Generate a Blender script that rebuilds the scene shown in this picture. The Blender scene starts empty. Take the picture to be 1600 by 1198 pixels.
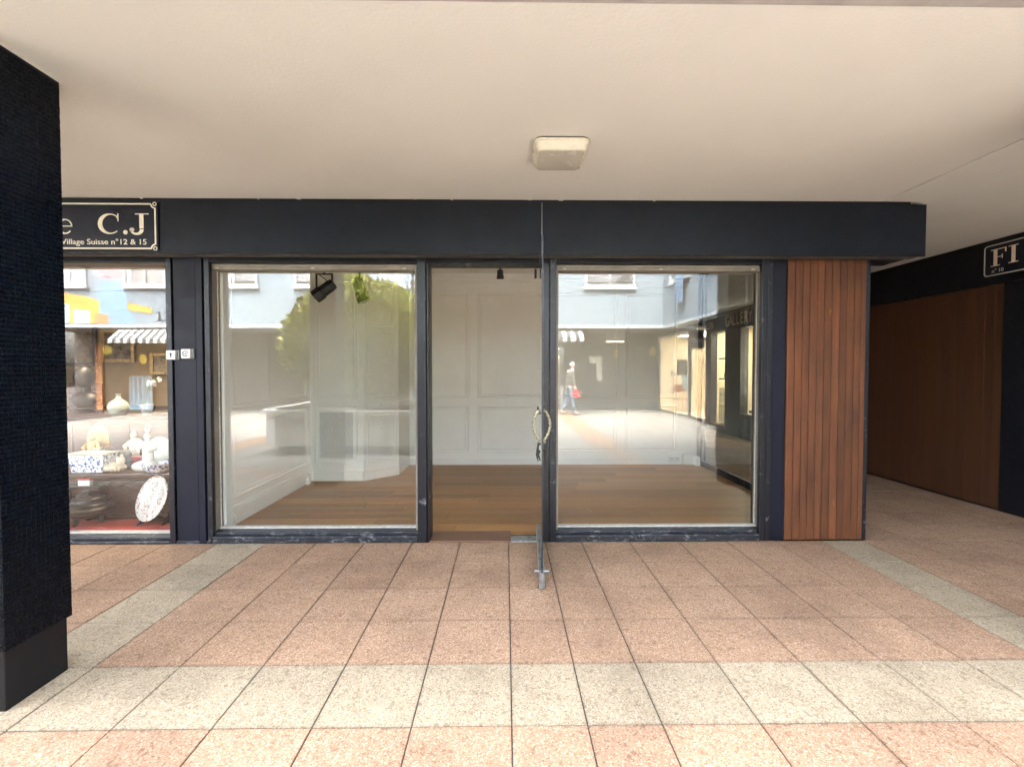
import bpy, bmesh, math, random
import numpy as np
from mathutils import Matrix, Vector
random.seed(7)
R = math.radians
SC = bpy.context.scene
COL = SC.collection

# ------------------------------------------------------------------ camera, sky, sun, exposure
cam = bpy.data.cameras.new('camera')
cam.sensor_fit = 'HORIZONTAL'; cam.sensor_width = 36.0
cam.lens = 36.0 * 735.0 / 1600.0
cam.clip_start = 0.05; cam.clip_end = 500
camo = bpy.data.objects.new('camera', cam); COL.objects.link(camo)
camo.location = (0, 0, 1.45)
camo.rotation_euler = (R(90 - 1.481), 0, R(-0.78))
SC.camera = camo

SUN_EL, SUN_AZ = 54.0, -20.0          # azimuth: degrees from +Y towards +X
w = bpy.data.worlds.new('World'); SC.world = w; w.use_nodes = True
nt = w.node_tree
sky = nt.nodes.new('ShaderNodeTexSky'); sky.sky_type = 'NISHITA'; sky.sun_disc = False
sky.sun_elevation = R(SUN_EL); sky.sun_rotation = R(SUN_AZ)
sky.air_density = 0.8; sky.dust_density = 7.0; sky.ozone_density = 0.6
hs0 = nt.nodes.new('ShaderNodeHueSaturation'); hs0.inputs['Saturation'].default_value = 0.5    # thin high cloud whitens the blue
nt.links.new(sky.outputs[0], hs0.inputs['Color']); nt.links.new(hs0.outputs[0], nt.nodes['Background'].inputs[0])
nt.nodes['Background'].inputs[1].default_value = 0.15
sun = bpy.data.lights.new('sun', 'SUN'); sun.energy = 0.5; sun.angle = R(30); sun.color = (1, .95, .88)
so = bpy.data.objects.new('sun', sun); COL.objects.link(so)
_d = Vector((math.sin(R(SUN_AZ)) * math.cos(R(SUN_EL)), math.cos(R(SUN_AZ)) * math.cos(R(SUN_EL)), math.sin(R(SUN_EL))))
so.rotation_euler = _d.to_track_quat('Z', 'Y').to_euler()
so.location = (0, 20, 25)
SC.view_settings.view_transform = 'Standard'; SC.view_settings.look = 'None'
SC.view_settings.gamma = 1.0; SC.view_settings.exposure = 5.05
SC.view_settings.use_curve_mapping = False
SC.render.engine = 'CYCLES'
SC.cycles.use_denoising = True
SC.cycles.max_bounces = 8; SC.cycles.diffuse_bounces = 5; SC.cycles.glossy_bounces = 4
SC.cycles.use_adaptive_sampling = True; SC.cycles.adaptive_threshold = 0.012
SC.cycles.transparent_max_bounces = 20; SC.cycles.transmission_bounces = 6
SC.cycles.caustics_reflective = False; SC.cycles.caustics_refractive = False
SC.cycles.sample_clamp_indirect = 6.0

# ------------------------------------------------------------------ materials
MATS = {}
def _new(name):
    m = bpy.data.materials.new(name); m.use_nodes = True
    MATS[name] = m
    n = m.node_tree.nodes; b = n['Principled BSDF']
    return m, m.node_tree, n, m.node_tree.links, b

def _pos(n, l, scale=(1, 1, 1)):
    g = n.new('ShaderNodeNewGeometry'); mp = n.new('ShaderNodeMapping')
    l.new(g.outputs['Position'], mp.inputs[0]); mp.inputs['Scale'].default_value = scale
    return mp.outputs[0]

def _noise(n, l, vec, scale, detail=4, rough=.6):
    t = n.new('ShaderNodeTexNoise'); t.inputs['Scale'].default_value = scale
    t.inputs['Detail'].default_value = detail; t.inputs['Roughness'].default_value = rough
    l.new(vec, t.inputs['Vector']); return t.outputs['Fac']

def _ramp(n, l, fac, stops):
    r = n.new('ShaderNodeValToRGB'); l.new(fac, r.inputs[0])
    e = r.color_ramp.elements
    while len(e) < len(stops): e.new(.5)
    for i, (p, c) in enumerate(stops):
        e[i].position = p; e[i].color = (*c, 1) if len(c) == 3 else c
    return r.outputs[0]

def _mix(n, l, fac, a, b, mode='MIX'):
    m = n.new('ShaderNodeMix'); m.data_type = 'RGBA'; m.blend_type = mode
    for s, v in ((0, fac), (6, a), (7, b)):
        if hasattr(v, 'links') or hasattr(v, 'is_linked'): l.new(v, m.inputs[s])
        elif isinstance(v, (int, float)): m.inputs[s].default_value = v
        else: m.inputs[s].default_value = (*v, 1)
    return m.outputs[2]

def pm(name, col, rough=.5, metal=0, var=.12, vs=6, bump=.08, bs=60, spec=.5, stretch=(1, 1, 1), rnd=0, rvar=.1, emit=None, estr=1, coat=0):
    """plain painted / solid material: colour with soft unevenness, roughness variation and fine relief"""
    m, t, n, l, b = _new(name)
    p = _pos(n, l, stretch)
    f = _noise(n, l, p, vs, 3, .65)
    lo = tuple(max(0, c * (1 - var)) for c in col); hi = tuple(min(1, c * (1 + var)) for c in col)
    c = _ramp(n, l, f, [(.3, lo), (.7, hi)])
    if rnd:
        oi = n.new('ShaderNodeObjectInfo')
        c = _mix(n, l, 1, c, _ramp(n, l, oi.outputs['Random'], [(0, (1 - rnd,) * 3), (1, (1, 1, 1))]), 'MULTIPLY')
    l.new(c, b.inputs['Base Color'])
    l.new(_ramp(n, l, _noise(n, l, p, vs * 2.3, 2), [(.3, (max(0, rough - rvar),) * 3), (.7, (min(1, rough + rvar),) * 3)]), b.inputs['Roughness'])
    b.inputs['Metallic'].default_value = metal
    b.inputs['Specular IOR Level'].default_value = spec
    if coat: b.inputs['Coat Weight'].default_value = coat
    if bump:
        bn = n.new('ShaderNodeBump'); bn.inputs['Strength'].default_value = bump; bn.inputs['Distance'].default_value = .01
        l.new(_noise(n, l, p, bs, 2), bn.inputs['Height']); l.new(bn.outputs[0], b.inputs['Normal'])
    if emit:
        b.inputs['Emission Color'].default_value = (*emit, 1); b.inputs['Emission Strength'].default_value = estr
    return m

def aggregate(name, base, light, dark, bump=.35):
    """washed aggregate paving: stone chips in a mortar of the tile's colour, stains of their own shape"""
    m, t, n, l, b = _new(name)
    p = _pos(n, l)
    v = n.new('ShaderNodeTexVoronoi'); v.inputs['Scale'].default_value = 170; v.inputs['Randomness'].default_value = 1
    l.new(p, v.inputs['Vector'])
    sx = n.new('ShaderNodeSeparateColor'); l.new(v.outputs['Color'], sx.inputs[0])
    chips = _ramp(n, l, sx.outputs[0], [(0, dark), (.14, dark), (.22, base), (.72, base), (.86, light), (1, light)])
    v2 = n.new('ShaderNodeTexVoronoi'); v2.inputs['Scale'].default_value = 60; l.new(p, v2.inputs['Vector'])
    s2 = n.new('ShaderNodeSeparateColor'); l.new(v2.outputs['Color'], s2.inputs[0])
    c = _mix(n, l, _ramp(n, l, s2.outputs[1], [(.955, (0, 0, 0)), (.965, (.6, .6, .6))]), chips, tuple(x * .8 for x in dark))
    c = _mix(n, l, 1, c, _ramp(n, l, _noise(n, l, p, 1.3, 3, .7), [(.32, (.74, .73, .73)), (.55, (1, 1, 1))]), 'MULTIPLY')
    c = _mix(n, l, 1, c, _ramp(n, l, _noise(n, l, p, 14, 2, .7), [(.3, (.9, .9, .9)), (.6, (1, 1, 1))]), 'MULTIPLY')
    oi = n.new('ShaderNodeObjectInfo')
    c = _mix(n, l, 1, c, _ramp(n, l, oi.outputs['Random'], [(0, (.88, .87, .87)), (.5, (.96, .95, .94)), (1, (1.0, 1.0, 1.0))]), 'MULTIPLY')
    tc = n.new('ShaderNodeTexCoord'); sg_ = n.new('ShaderNodeSeparateXYZ'); l.new(tc.outputs['Generated'], sg_.inputs[0])
    def edge(o):
        a = n.new('ShaderNodeMath'); a.operation = 'SUBTRACT'; l.new(o, a.inputs[0]); a.inputs[1].default_value = .5
        b2 = n.new('ShaderNodeMath'); b2.operation = 'ABSOLUTE'; l.new(a.outputs[0], b2.inputs[0]); return b2.outputs[0]
    mx_ = n.new('ShaderNodeMath'); mx_.operation = 'MAXIMUM'; l.new(edge(sg_.outputs[0]), mx_.inputs[0]); l.new(edge(sg_.outputs[1]), mx_.inputs[1])
    ad_ = n.new('ShaderNodeMath'); ad_.operation = 'MULTIPLY_ADD'; l.new(_noise(n, l, p, 9, 2), ad_.inputs[0]); ad_.inputs[1].default_value = .06; l.new(mx_.outputs[0], ad_.inputs[2])
    c = _mix(n, l, 1, c, _ramp(n, l, ad_.outputs[0], [(.495, (1, 1, 1)), (.54, (.80, .79, .78))]), 'MULTIPLY')
    l.new(c, b.inputs['Base Color'])
    b.inputs['Roughness'].default_value = .75; b.inputs['Specular IOR Level'].default_value = .3
    bn = n.new('ShaderNodeBump'); bn.inputs['Strength'].default_value = bump; bn.inputs['Distance'].default_value = .004
    l.new(sx.outputs[0], bn.inputs['Height']); l.new(bn.outputs[0], b.inputs['Normal'])
    return m

def worn(name, paint, under, amount=.5, rough=.4, vs=14, stretch=(1, 1, 1)):
    """dark paint with chipped and rubbed patches where primer and metal show"""
    m, t, n, l, b = _new(name)
    p = _pos(n, l, stretch)
    f = _noise(n, l, p, vs, 5, .72)
    k = _ramp(n, l, f, [(1 - amount - .03, (0, 0, 0)), (1 - amount + .03, (1, 1, 1))])
    k2 = _ramp(n, l, _noise(n, l, p, vs * .35, 3), [(.42, (0, 0, 0)), (.6, (1, 1, 1))])
    k = _mix(n, l, 1, k, k2, 'MULTIPLY')
    sz = n.new('ShaderNodeSeparateXYZ'); l.new(_pos(n, l), sz.inputs[0])
    k = _mix(n, l, 1, k, _ramp(n, l, sz.outputs[2], [(.0, (1, 1, 1)), (.35, (.75,) * 3), (.9, (.28,) * 3)]), 'MULTIPLY')     # kicked and rubbed low down
    pc = _ramp(n, l, _noise(n, l, p, 5, 5), [(.3, tuple(c * .75 for c in paint)), (.7, tuple(c * 1.3 for c in paint))])
    l.new(_mix(n, l, k, pc, under), b.inputs['Base Color'])
    l.new(_ramp(n, l, k, [(0, (rough,) * 3), (1, (.8,) * 3)]), b.inputs['Roughness'])
    bn = n.new('ShaderNodeBump'); bn.inputs['Strength'].default_value = .35; bn.inputs['Distance'].default_value = .003
    l.new(f, bn.inputs['Height']); l.new(bn.outputs[0], b.inputs['Normal'])
    return m

def wood(name, dark, light, rough=.5, axis='Z', gs=1.0, rnd=.3, scar=None, coat=0, bump=.2):
    """grain drawn out along one axis; scar = colour of bare scratches"""
    m, t, n, l, b = _new(name)
    st = {'X': (.05, 1, 1), 'Y': (1, .05, 1), 'Z': (1, 1, .05)}[axis]
    oi = n.new('ShaderNodeObjectInfo')
    g = n.new('ShaderNodeNewGeometry'); ad = n.new('ShaderNodeVectorMath'); ad.operation = 'MULTIPLY_ADD'
    cmb = n.new('ShaderNodeCombineXYZ')
    for i in range(3): l.new(oi.outputs['Random'], cmb.inputs[i])
    l.new(cmb.outputs[0], ad.inputs[0]); ad.inputs[1].default_value = (13, 17, 11); l.new(g.outputs['Position'], ad.inputs[2])
    mp = n.new('ShaderNodeMapping'); mp.inputs['Scale'].default_value = st; l.new(ad.outputs[0], mp.inputs[0])
    p = mp.outputs[0]
    f = _noise(n, l, p, 38 * gs, 3, .7)
    c = _ramp(n, l, f, [(.25, dark), (.75, light)])
    c = _mix(n, l, 1, c, _ramp(n, l, oi.outputs['Random'], [(0, (1 - rnd,) * 3), (1, (1, 1, 1))]), 'MULTIPLY')
    c = _mix(n, l, 1, c, _ramp(n, l, _noise(n, l, p, 5 * gs, 3), [(.3, (.75,) * 3), (.65, (1,) * 3)]), 'MULTIPLY')
    if scar:
        c = _mix(n, l, 1, c, _ramp(n, l, _noise(n, l, _pos(n, l, (1.6, 1.6, .8)), 2.6, 3), [(.32, (.66, .68, .72)), (.5, (.92, .93, .95)), (.68, (1.15, 1.08, 1.0))]), 'MULTIPLY')
        mp2 = n.new('ShaderNodeMapping'); mp2.inputs['Scale'].default_value = (1, 1, .16); l.new(ad.outputs[0], mp2.inputs[0])
        k = _ramp(n, l, _noise(n, l, mp2.outputs[0], 17, 5, .6), [(.66, (0, 0, 0)), (.70, (.8,) * 3)])
        k2 = _noise(n, l, _pos(n, l, (.6, .6, .5)), 2.2, 2)
        k = _mix(n, l, 1, k, _ramp(n, l, k2, [(.4, (0, 0, 0)), (.55, (1, 1, 1))]), 'MULTIPLY')
        c = _mix(n, l, k, c, scar)
    l.new(c, b.inputs['Base Color'])
    l.new(_ramp(n, l, f, [(.2, (max(.05, rough - .1),) * 3), (.8, (rough + .12,) * 3)]), b.inputs['Roughness'])
    b.inputs['Coat Weight'].default_value = coat; b.inputs['Coat Roughness'].default_value = .2
    bn = n.new('ShaderNodeBump'); bn.inputs['Strength'].default_value = bump; bn.inputs['Distance'].default_value = .003
    l.new(f, bn.inputs['Height']); l.new(bn.outputs[0], b.inputs['Normal'])
    return m

def glass(name, f0=.08, tint=(.99, 1.0, .99), wave=.06, wscale=2.2):
    """clear pane: straight view through plus a mirror layer that grows towards grazing (Schlick); slightly wavy float glass"""
    m, t, n, l, b = _new(name); n.remove(b)
    out = n['Material Output']
    tr = n.new('ShaderNodeBsdfTransparent'); tr.inputs[0].default_value = (*tint, 1)
    gl = n.new('ShaderNodeBsdfGlossy'); gl.inputs['Roughness'].default_value = 0.0
    gl.inputs['Color'].default_value = (1, 1, 1, 1)
    lw = n.new('ShaderNodeLayerWeight'); lw.inputs['Blend'].default_value = .5
    pw = n.new('ShaderNodeMath'); pw.operation = 'POWER'; l.new(lw.outputs['Facing'], pw.inputs[0]); pw.inputs[1].default_value = 5
    ma = n.new('ShaderNodeMath'); ma.operation = 'MULTIPLY_ADD'; l.new(pw.outputs[0], ma.inputs[0])
    ma.inputs[1].default_value = 1 - f0; ma.inputs[2].default_value = f0
    mx = n.new('ShaderNodeMixShader'); l.new(ma.outputs[0], mx.inputs[0]); l.new(tr.outputs[0], mx.inputs[1]); l.new(gl.outputs[0], mx.inputs[2])
    if wave:
        bn = n.new('ShaderNodeBump'); bn.inputs['Strength'].default_value = wave; bn.inputs['Distance'].default_value = .02
        l.new(_noise(n, l, _pos(n, l, (.7, .7, 1.3)), wscale, 1), bn.inputs['Height']); l.new(bn.outputs[0], gl.inputs['Normal'])
    l.new(mx.outputs[0], out.inputs[0])
    return m

def pattern(name, ground, ink, scale=60, thr=.56, rough=.15, ink2=None):
    """glazed porcelain with brushed ink figures"""
    m, t, n, l, b = _new(name)
    p = _pos(n, l)
    f = _noise(n, l, p, scale, 3, .6)
    c = _mix(n, l, _ramp(n, l, f, [(thr, (0, 0, 0)), (thr + .04, (1, 1, 1))]), ground, ink)
    if ink2:
        g = _noise(n, l, p, scale * .7, 2); c = _mix(n, l, _ramp(n, l, g, [(.62, (0, 0, 0)), (.65, (1, 1, 1))]), c, ink2)
    l.new(c, b.inputs['Base Color']); b.inputs['Roughness'].default_value = rough
    b.inputs['Coat Weight'].default_value = .4
    return m

def leaf_mat(name, lo, hi):
    m, t, n, l, b = _new(name)
    f = _noise(n, l, _pos(n, l), 6, 3)
    g = n.new('ShaderNodeNewGeometry')
    c = _mix(n, l, .5, _ramp(n, l, f, [(.3, lo), (.7, hi)]), _ramp(n, l, g.outputs['Random Per Island'], [(0, lo), (1, hi)]))
    l.new(c, b.inputs['Base Color']); b.inputs['Roughness'].default_value = .45
    return m

aggregate('tile_salmon', (.345, .214, .130), (.445, .318, .217), (.242, .141, .080))
aggregate('tile_beige', (.345, .276, .180), (.42, .358, .260), (.238, .184, .116))
aggregate('tile_court', (.315, .298, .262), (.39, .375, .34), (.20, .185, .16))
pm('grout', (.05, .04, .034), .9, var=.3, vs=20)
pm('plaster', (.74, .735, .695), .85, var=.03, vs=1.1, bump=.12, bs=60, spec=.2)
pm('plaster_edge', (.42, .40, .38), .85, var=.12, vs=8, bump=.2, bs=90)
pm('navy', (.0042, .0075, .0145), .5, var=.25, vs=3.2, bump=.05, bs=30, rvar=.14, spec=.3)
pm('black_trim', (.006, .007, .011), .45, spec=.3, var=.3, vs=9, bump=.08, bs=60, rvar=.12)
pm('navy_panel', (.0065, .0080, .0165), .5, var=.25, vs=2.4, bump=.05, bs=40, rvar=.1, spec=.3)
worn('worn_black', (.007, .008, .012), (.20, .20, .21), .40, .38, 16)
worn('worn_sill', (.012, .014, .019), (.17, .175, .18), .45, .5, 21, (1, 1, 2.2))
worn('bead', (.22, .195, .155), (.12, .09, .07), .34, .55, 18, (1, 1, .5))
pm('soffit_grey', (.10, .095, .09), .7, var=.3, vs=12)
pm('bead_white', (.50, .47, .41), .55, var=.2, vs=30)
wood('cladding', (.115, .036, .011), (.235, .082, .025), .65, 'Z', 1, .38, scar=(.46, .19, .07), coat=0)
wood('passage_wood', (.082, .029, .0095), (.112, .041, .0135), .6, 'Z', 1, .12, bump=.08)
wood('parquet', (.36, .162, .044), (.48, .230, .066),   .40, 'X', .6, .34, coat=0, bump=.03)
wood('dark_wood', (.020, .009, .006), (.065, .028, .016), .3, 'X', 1, .2, coat=.3)
wood('mid_wood', (.09, .035, .015), (.19, .085, .04), .35, 'X', 1, .2, coat=.2)
pm('panel_paint', (.875, .870, .81), .5, var=.025, vs=3, bump=.03, bs=120, spec=.35)
pm('shop_ceiling', (.83, .80, .76), .8, var=.03, vs=2, bump=.05)
pm('white_plastic', (.75, .74, .70), .35, var=.05, vs=8, bump=0)
pm('lamp_body', (.68, .65, .54), .3, var=.04, vs=10, bump=.02)
pm('lamp_face', (.54, .52, .44), .2, var=.04, vs=6, bump=0)
pm('grey_metal', (.34, .35, .35), .42, metal=.8, var=.2, vs=25, bump=.12, bs=80, rvar=.15)
pm('floor_spring', (.30, .31, .30), .5, metal=.7, var=.35, vs=22, bump=.2, bs=60, rvar=.15)
pm('brass', (.40, .36, .25), .5, metal=.85, var=.3, vs=30, bump=.15, bs=90)
pm('old_bronze', (.045, .042, .038), .4, metal=.6, var=.4, vs=30, bump=.2, bs=70)
pm('spot_black', (.012, .013, .017), .45, var=.2, vs=12)
pm('mesh_dark', (.04, .038, .035), .8, var=.2)
pm('mosaic', (.0014, .003, .0058), .3, spec=.16, var=.35, vs=30, bump=.05, bs=60, rvar=.14)
pm('mosaic_grout', (.012, .014, .018), .8, var=.3, vs=14)
pm('plinth_black', (.006, .007, .009), .4, spec=.3, var=.3, vs=6, bump=.05)
pm('cream_paint', (.78, .73, .60), .5, var=.05, vs=30, bump=0)
pm('sign_ground', (.008, .010, .019), .4, spec=.3, var=.15, vs=4, bump=.03)
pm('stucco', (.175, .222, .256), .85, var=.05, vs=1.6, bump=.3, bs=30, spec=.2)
pm('stucco_trim', (.36, .41, .43), .7, var=.05, vs=5)
pm('sash', (.40, .43, .45), .45, var=.04, vs=8)
pm('room_dark', (.055, .042, .034), .7, var=.3, vs=1.4)
pm('curtain', (.70, .68, .62), .9, var=.2, vs=9, stretch=(6, 6, .2))
pm('arcade_dark', (.060, .050, .042), .7, var=.25, vs=1.3)
pm('shop_frame', (.060, .062, .066), .45, var=.2, vs=8)
pm('concrete', (.62, .61, .58), .8, var=.1, vs=4, bump=.2, bs=50)
pm('soil', (.03, .02, .014), .95, var=.4, vs=20, bump=.6, bs=30)
pm('bark', (.07, .05, .035), .9, var=.4, vs=18, bump=.6, bs=30, stretch=(1, 1, .25))
leaf_mat('leaves', (.085, .125, .018), (.42, .43, .075))
pm('lamp_iron', (.05, .06, .06), .5, metal=.5, var=.3, vs=30)
pm('globe', (.80, .80, .78), .18, var=.02, bump=0)
pm('blue_cloth', (.10, .18, .29), .9, var=.2, vs=10, bump=.3, bs=12)
pm('sky_blue_paint', (.15, .25, .36), .8, var=.08, vs=3)
pm('pink_paint', (.36, .20, .225), .8, var=.05, vs=3)
pm('yellow_paint', (.42, .27, .06), .8, var=.08, vs=3)
pm('orange_paint', (.42, .19, .09), .8, var=.08, vs=3)
pm('yellow_sticker', (.85, .62, .03), .5, var=.04, bump=0)
pm('pale_blue', (.24, .36, .44), .8, var=.12, vs=5, stretch=(5, 5, .3))
pm('awning_white', (.42, .43, .43), .8, var=.05, vs=8)
pm('awning_grey', (.06, .065, .07), .8, var=.1, vs=8)
pm('lit_wall', (.80, .70, .52), .8, var=.04, vs=3)
pm('red_carpet', (.33, .040, .020), .9, var=.12, vs=30, bump=.4, bs=220)
pm('shop_tan', (.26, .18, .095), .75, var=.15, vs=2)
pm('shop_brown', (.10, .062, .04), .6, var=.25, vs=2)
pattern('blue_white', (.74, .77, .78), (.05, .09, .33), 42, .53)
pattern('plate_glaze', (.74, .79, .74), (.50, .12, .09), 26, .66, ink2=(.20, .28, .18))
pattern('plate_rim', (.60, .58, .52), (.46, .15, .12), 42, .56, ink2=(.20, .24, .17))
pattern('celadon', (.66, .70, .60), (.40, .48, .36), 30, .62)
pm('porcelain', (.80, .79, .72), .15, var=.06, vs=25, bump=.25, bs=45, coat=.4)
pm('shell', (.80, .68, .52), .3, var=.22, vs=30, bump=.5, bs=40)
pm('gold', (.66, .42, .15), .35, metal=.7, var=.3, vs=20, bump=.3, bs=40)
pm('grey_stone', (.20, .20, .19), .6, var=.3, vs=20, bump=.4, bs=40)
pm('paper', (.55, .47, .37), .8, var=.2, vs=20)
pm('canvas', (.16, .12, .075), .6, var=.8, vs=9, bump=.1)
pm('gilt', (.35, .22, .09), .4, metal=.6, var=.3, vs=20, bump=.2)
pm('red_lacquer', (.42, .05, .03), .3, var=.15, vs=10)
pm('warm_bulb', (1, .9, .7), .4, var=0, bump=0, emit=(1, .72, .42), estr=2.5)
pm('white_bulb', (1, 1, .95), .4, var=0, bump=0, emit=(1, .92, .78), estr=2.2)
pm('tube_bulb', (1, 1, .85), .4, var=0, bump=0, emit=(1, .93, .62), estr=.8)
pm('light_panel', (1, 1, 1), .4, var=0, bump=0, emit=(1, .93, .80), estr=1.5)
pm('gallery_fill_glow', (1, 1, 1), .4, var=0, bump=0, emit=(1, .90, .72), estr=.55)
pm('letter_grey', (.55, .53, .49), .5, var=.05, bump=0)
pm('letter_tan', (.74, .60, .48), .5, var=.06, bump=0)
pm('letter_white', (.80, .79, .76), .5, var=.05, bump=0)
pm('number_paint', (.16, .13, .12), .5, var=.1, bump=0)
pm('skin', (.55, .34, .26), .5, var=.06, bump=0)
pm('coat', (.075, .070, .062), .85, var=.2, vs=12, bump=.3, bs=40)
pm('hair_grey', (.55, .54, .52), .7, var=.2, vs=60, bump=.4)
pm('jeans', (.07, .10, .16), .85, var=.2, vs=20)
pm('shoe', (.04, .04, .045), .5, var=.2)
pm('scarf', (.55, .53, .50), .9, var=.1, vs=20, bump=.4)
pm('red_bag', (.62, .03, .04), .5, var=.1)
pm('rust_brown', (.30, .12, .06), .6, var=.2, vs=10)
glass('pane_glass', .060, wave=.003)
glass('pane_wavy', .062, wave=.007, wscale=2.5)
glass('door_glass', .05, (.90, .96, .92), wave=0)
glass('side_glass', .03, (.97, .985, .97), wave=0)
glass('window_glass', .10, (.9, .93, .95), wave=0)

# ------------------------------------------------------------------ mesh helpers
class MB:
    def __init__(s): s.v = []; s.f = []
    def add(s, vs, fs):
        k = len(s.v); s.v += [tuple(v) for v in vs]; s.f += [tuple(i + k for i in f) for f in fs]; return s
    def box(s, x0, x1, y0, y1, z0, z1):
        return s.add([(x0, y0, z0), (x1, y0, z0), (x1, y1, z0), (x0, y1, z0), (x0, y0, z1), (x1, y0, z1), (x1, y1, z1), (x0, y1, z1)],
                     [(0, 3, 2, 1), (4, 5, 6, 7), (0, 1, 5, 4), (1, 2, 6, 5), (2, 3, 7, 6), (3, 0, 4, 7)])
    def prism(s, poly, fn0, fn1):
        """poly of 2-D points, fn0/fn1 map it to the two caps"""
        n = len(poly)
        return s.add([fn0(*p) for p in poly] + [fn1(*p) for p in poly],
                     [tuple(range(n)), tuple(range(2 * n - 1, n - 1, -1))] + [(i, i + n, (i + 1) % n + n, (i + 1) % n) for i in range(n)])
    def lathe(s, prof, c=(0, 0, 0), seg=28, sx=1, sy=1):
        vs = []; fs = []; m = len(prof)
        for j in range(seg):
            a = 2 * math.pi * j / seg
            for r, z in prof: vs.append((c[0] + r * sx * math.cos(a), c[1] + r * sy * math.sin(a), c[2] + z))
        for j in range(seg):
            k = (j + 1) % seg
            for i in range(m - 1): fs.append((j * m + i, k * m + i, k * m + i + 1, j * m + i + 1))
        fs.append(tuple(j * m for j in range(seg))[::-1]); fs.append(tuple(j * m + m - 1 for j in range(seg)))
        return s.add(vs, fs)
    def tube(s, pts, rad, seg=8):
        pts = [Vector(p) for p in pts]; n = len(pts)
        rad = rad if isinstance(rad, (list, tuple)) else [rad] * n
        vs = []; fs = []; up = Vector((0, 0, 1))
        for i, p in enumerate(pts):
            d = (pts[min(n - 1, i + 1)] - pts[max(0, i - 1)]).normalized()
            a = d.cross(up if abs(d.z) < .95 else Vector((1, 0, 0))).normalized(); b2 = d.cross(a)
            for j in range(seg):
                t = 2 * math.pi * j / seg; vs.append(p + (a * math.cos(t) + b2 * math.sin(t)) * rad[i])
        for i in range(n - 1):
            for j in range(seg): fs.append((i * seg + j, i * seg + (j + 1) % seg, (i + 1) * seg + (j + 1) % seg, (i + 1) * seg + j))
        fs.append(tuple(range(seg))[::-1]); fs.append(tuple((n - 1) * seg + j for j in range(seg)))
        return s.add(vs, fs)
    def ball(s, c, r, seg=16, rings=10, sc=(1, 1, 1)):
        prof = [(max(.0005, math.sin(math.pi * i / rings)) * r, -math.cos(math.pi * i / rings) * r * sc[2]) for i in range(rings + 1)]
        return s.lathe(prof, c, seg, sc[0], sc[1])
    def rings(s, u0, u1, v0, v1, prof, fn):
        """rectangular moulded panel: prof = [(inset, height)...]; fn maps (u, v, height) to space; the last ring is capped"""
        vs = []; fs = []
        for ins, h in prof:
            vs += [fn(u0 + ins, v0 + ins, h), fn(u1 - ins, v0 + ins, h), fn(u1 - ins, v1 - ins, h), fn(u0 + ins, v1 - ins, h)]
        for i in range(len(prof) - 1):
            for j in range(4): fs.append((4 * i + j, 4 * i + (j + 1) % 4, 4 * i + 4 + (j + 1) % 4, 4 * i + 4 + j))
        k = 4 * (len(prof) - 1); fs.append((k, k + 1, k + 2, k + 3))
        return s.add(vs, fs)
    def mesh(s, name, mat, smooth=False):
        me = bpy.data.meshes.new(name); me.from_pydata(s.v, [], s.f)
        bm = bmesh.new(); bm.from_mesh(me); bmesh.ops.recalc_face_normals(bm, faces=bm.faces); bm.to_mesh(me); bm.free()
        if mat: me.materials.append(MATS[mat])
        if smooth: me.polygons.foreach_set('use_smooth', [True] * len(me.polygons))
        me.update(); return me
    def build(s, name, mat, parent=None, bevel=0, smooth=False, label=None):
        o = bpy.data.objects.new(name, s.mesh(name, mat, smooth)); COL.objects.link(o)
        if parent: put(o, parent)
        if bevel:
            b = o.modifiers.new('bevel', 'BEVEL'); b.width = bevel; b.segments = 2; b.limit_method = 'ANGLE'; b.angle_limit = R(50)
        if smooth: shade_auto(o)
        if label: o['label'] = label
        return o

def shade_auto(o, ang=40):
    me = o.data
    bm = bmesh.new(); bm.from_mesh(me)
    for e in bm.edges:
        if len(e.link_faces) == 2 and e.calc_face_angle(0) > R(ang): e.smooth = False
    bm.to_mesh(me); bm.free()

def put(o, parent):
    o.parent = parent
    if parent.type == 'EMPTY' or tuple(parent.location) != (0, 0, 0):
        o.matrix_parent_inverse = Matrix.Translation(-Vector(parent.location))

def tag(o, label, cat, group=None):
    o['label'] = label; o['category'] = cat
    if group: o['group'] = group
    return o
def thing(name, label, cat, loc=(0, 0, 0), group=None):
    o = bpy.data.objects.new(name, None); COL.objects.link(o); o.location = loc; o.empty_display_size = .1
    return tag(o, label, cat, group)
def structure(o): o['kind'] = 'structure'; return o
def B(name, mat, boxes, parent=None, bevel=.002, label=None):
    m = MB()
    for b in boxes: m.box(*b)
    return m.build(name, mat, parent, bevel, label=label)
def kids(o): return [c for c in bpy.data.objects if c.parent is o]
def copy_tree(o, parent=None):
    c = o.copy(); COL.objects.link(c); mi = o.matrix_parent_inverse.copy(); c.parent = parent; c.matrix_parent_inverse = mi
    for ch in kids(o): copy_tree(ch, c)
    return c
def text(name, s, size, mat, M, parent=None, depth=.002, sx=1.0, align='LEFT', bold=0):
    cu = bpy.data.curves.new(name, 'FONT'); cu.body = s; cu.size = size; cu.extrude = depth; cu.align_x = align; cu.offset = bold
    t = bpy.data.objects.new(name, cu); COL.objects.link(t)
    dg = bpy.context.evaluated_depsgraph_get()
    me = bpy.data.meshes.new_from_object(t.evaluated_get(dg)); bpy.data.objects.remove(t); bpy.data.curves.remove(cu)
    me.transform(M @ Matrix.Diagonal((sx, 1, 1, 1))); me.materials.clear(); me.materials.append(MATS[mat])
    o = bpy.data.objects.new(name, me); COL.objects.link(o)
    if parent: put(o, parent)
    if len(s) > 1: o['kind'] = 'stuff'      # print too small to pick apart
    return o
def facing_front(x, y, z):      # text plane looking towards -Y
    return Matrix.Translation((x, y, z)) @ Matrix.Rotation(R(90), 4, 'X')

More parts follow.
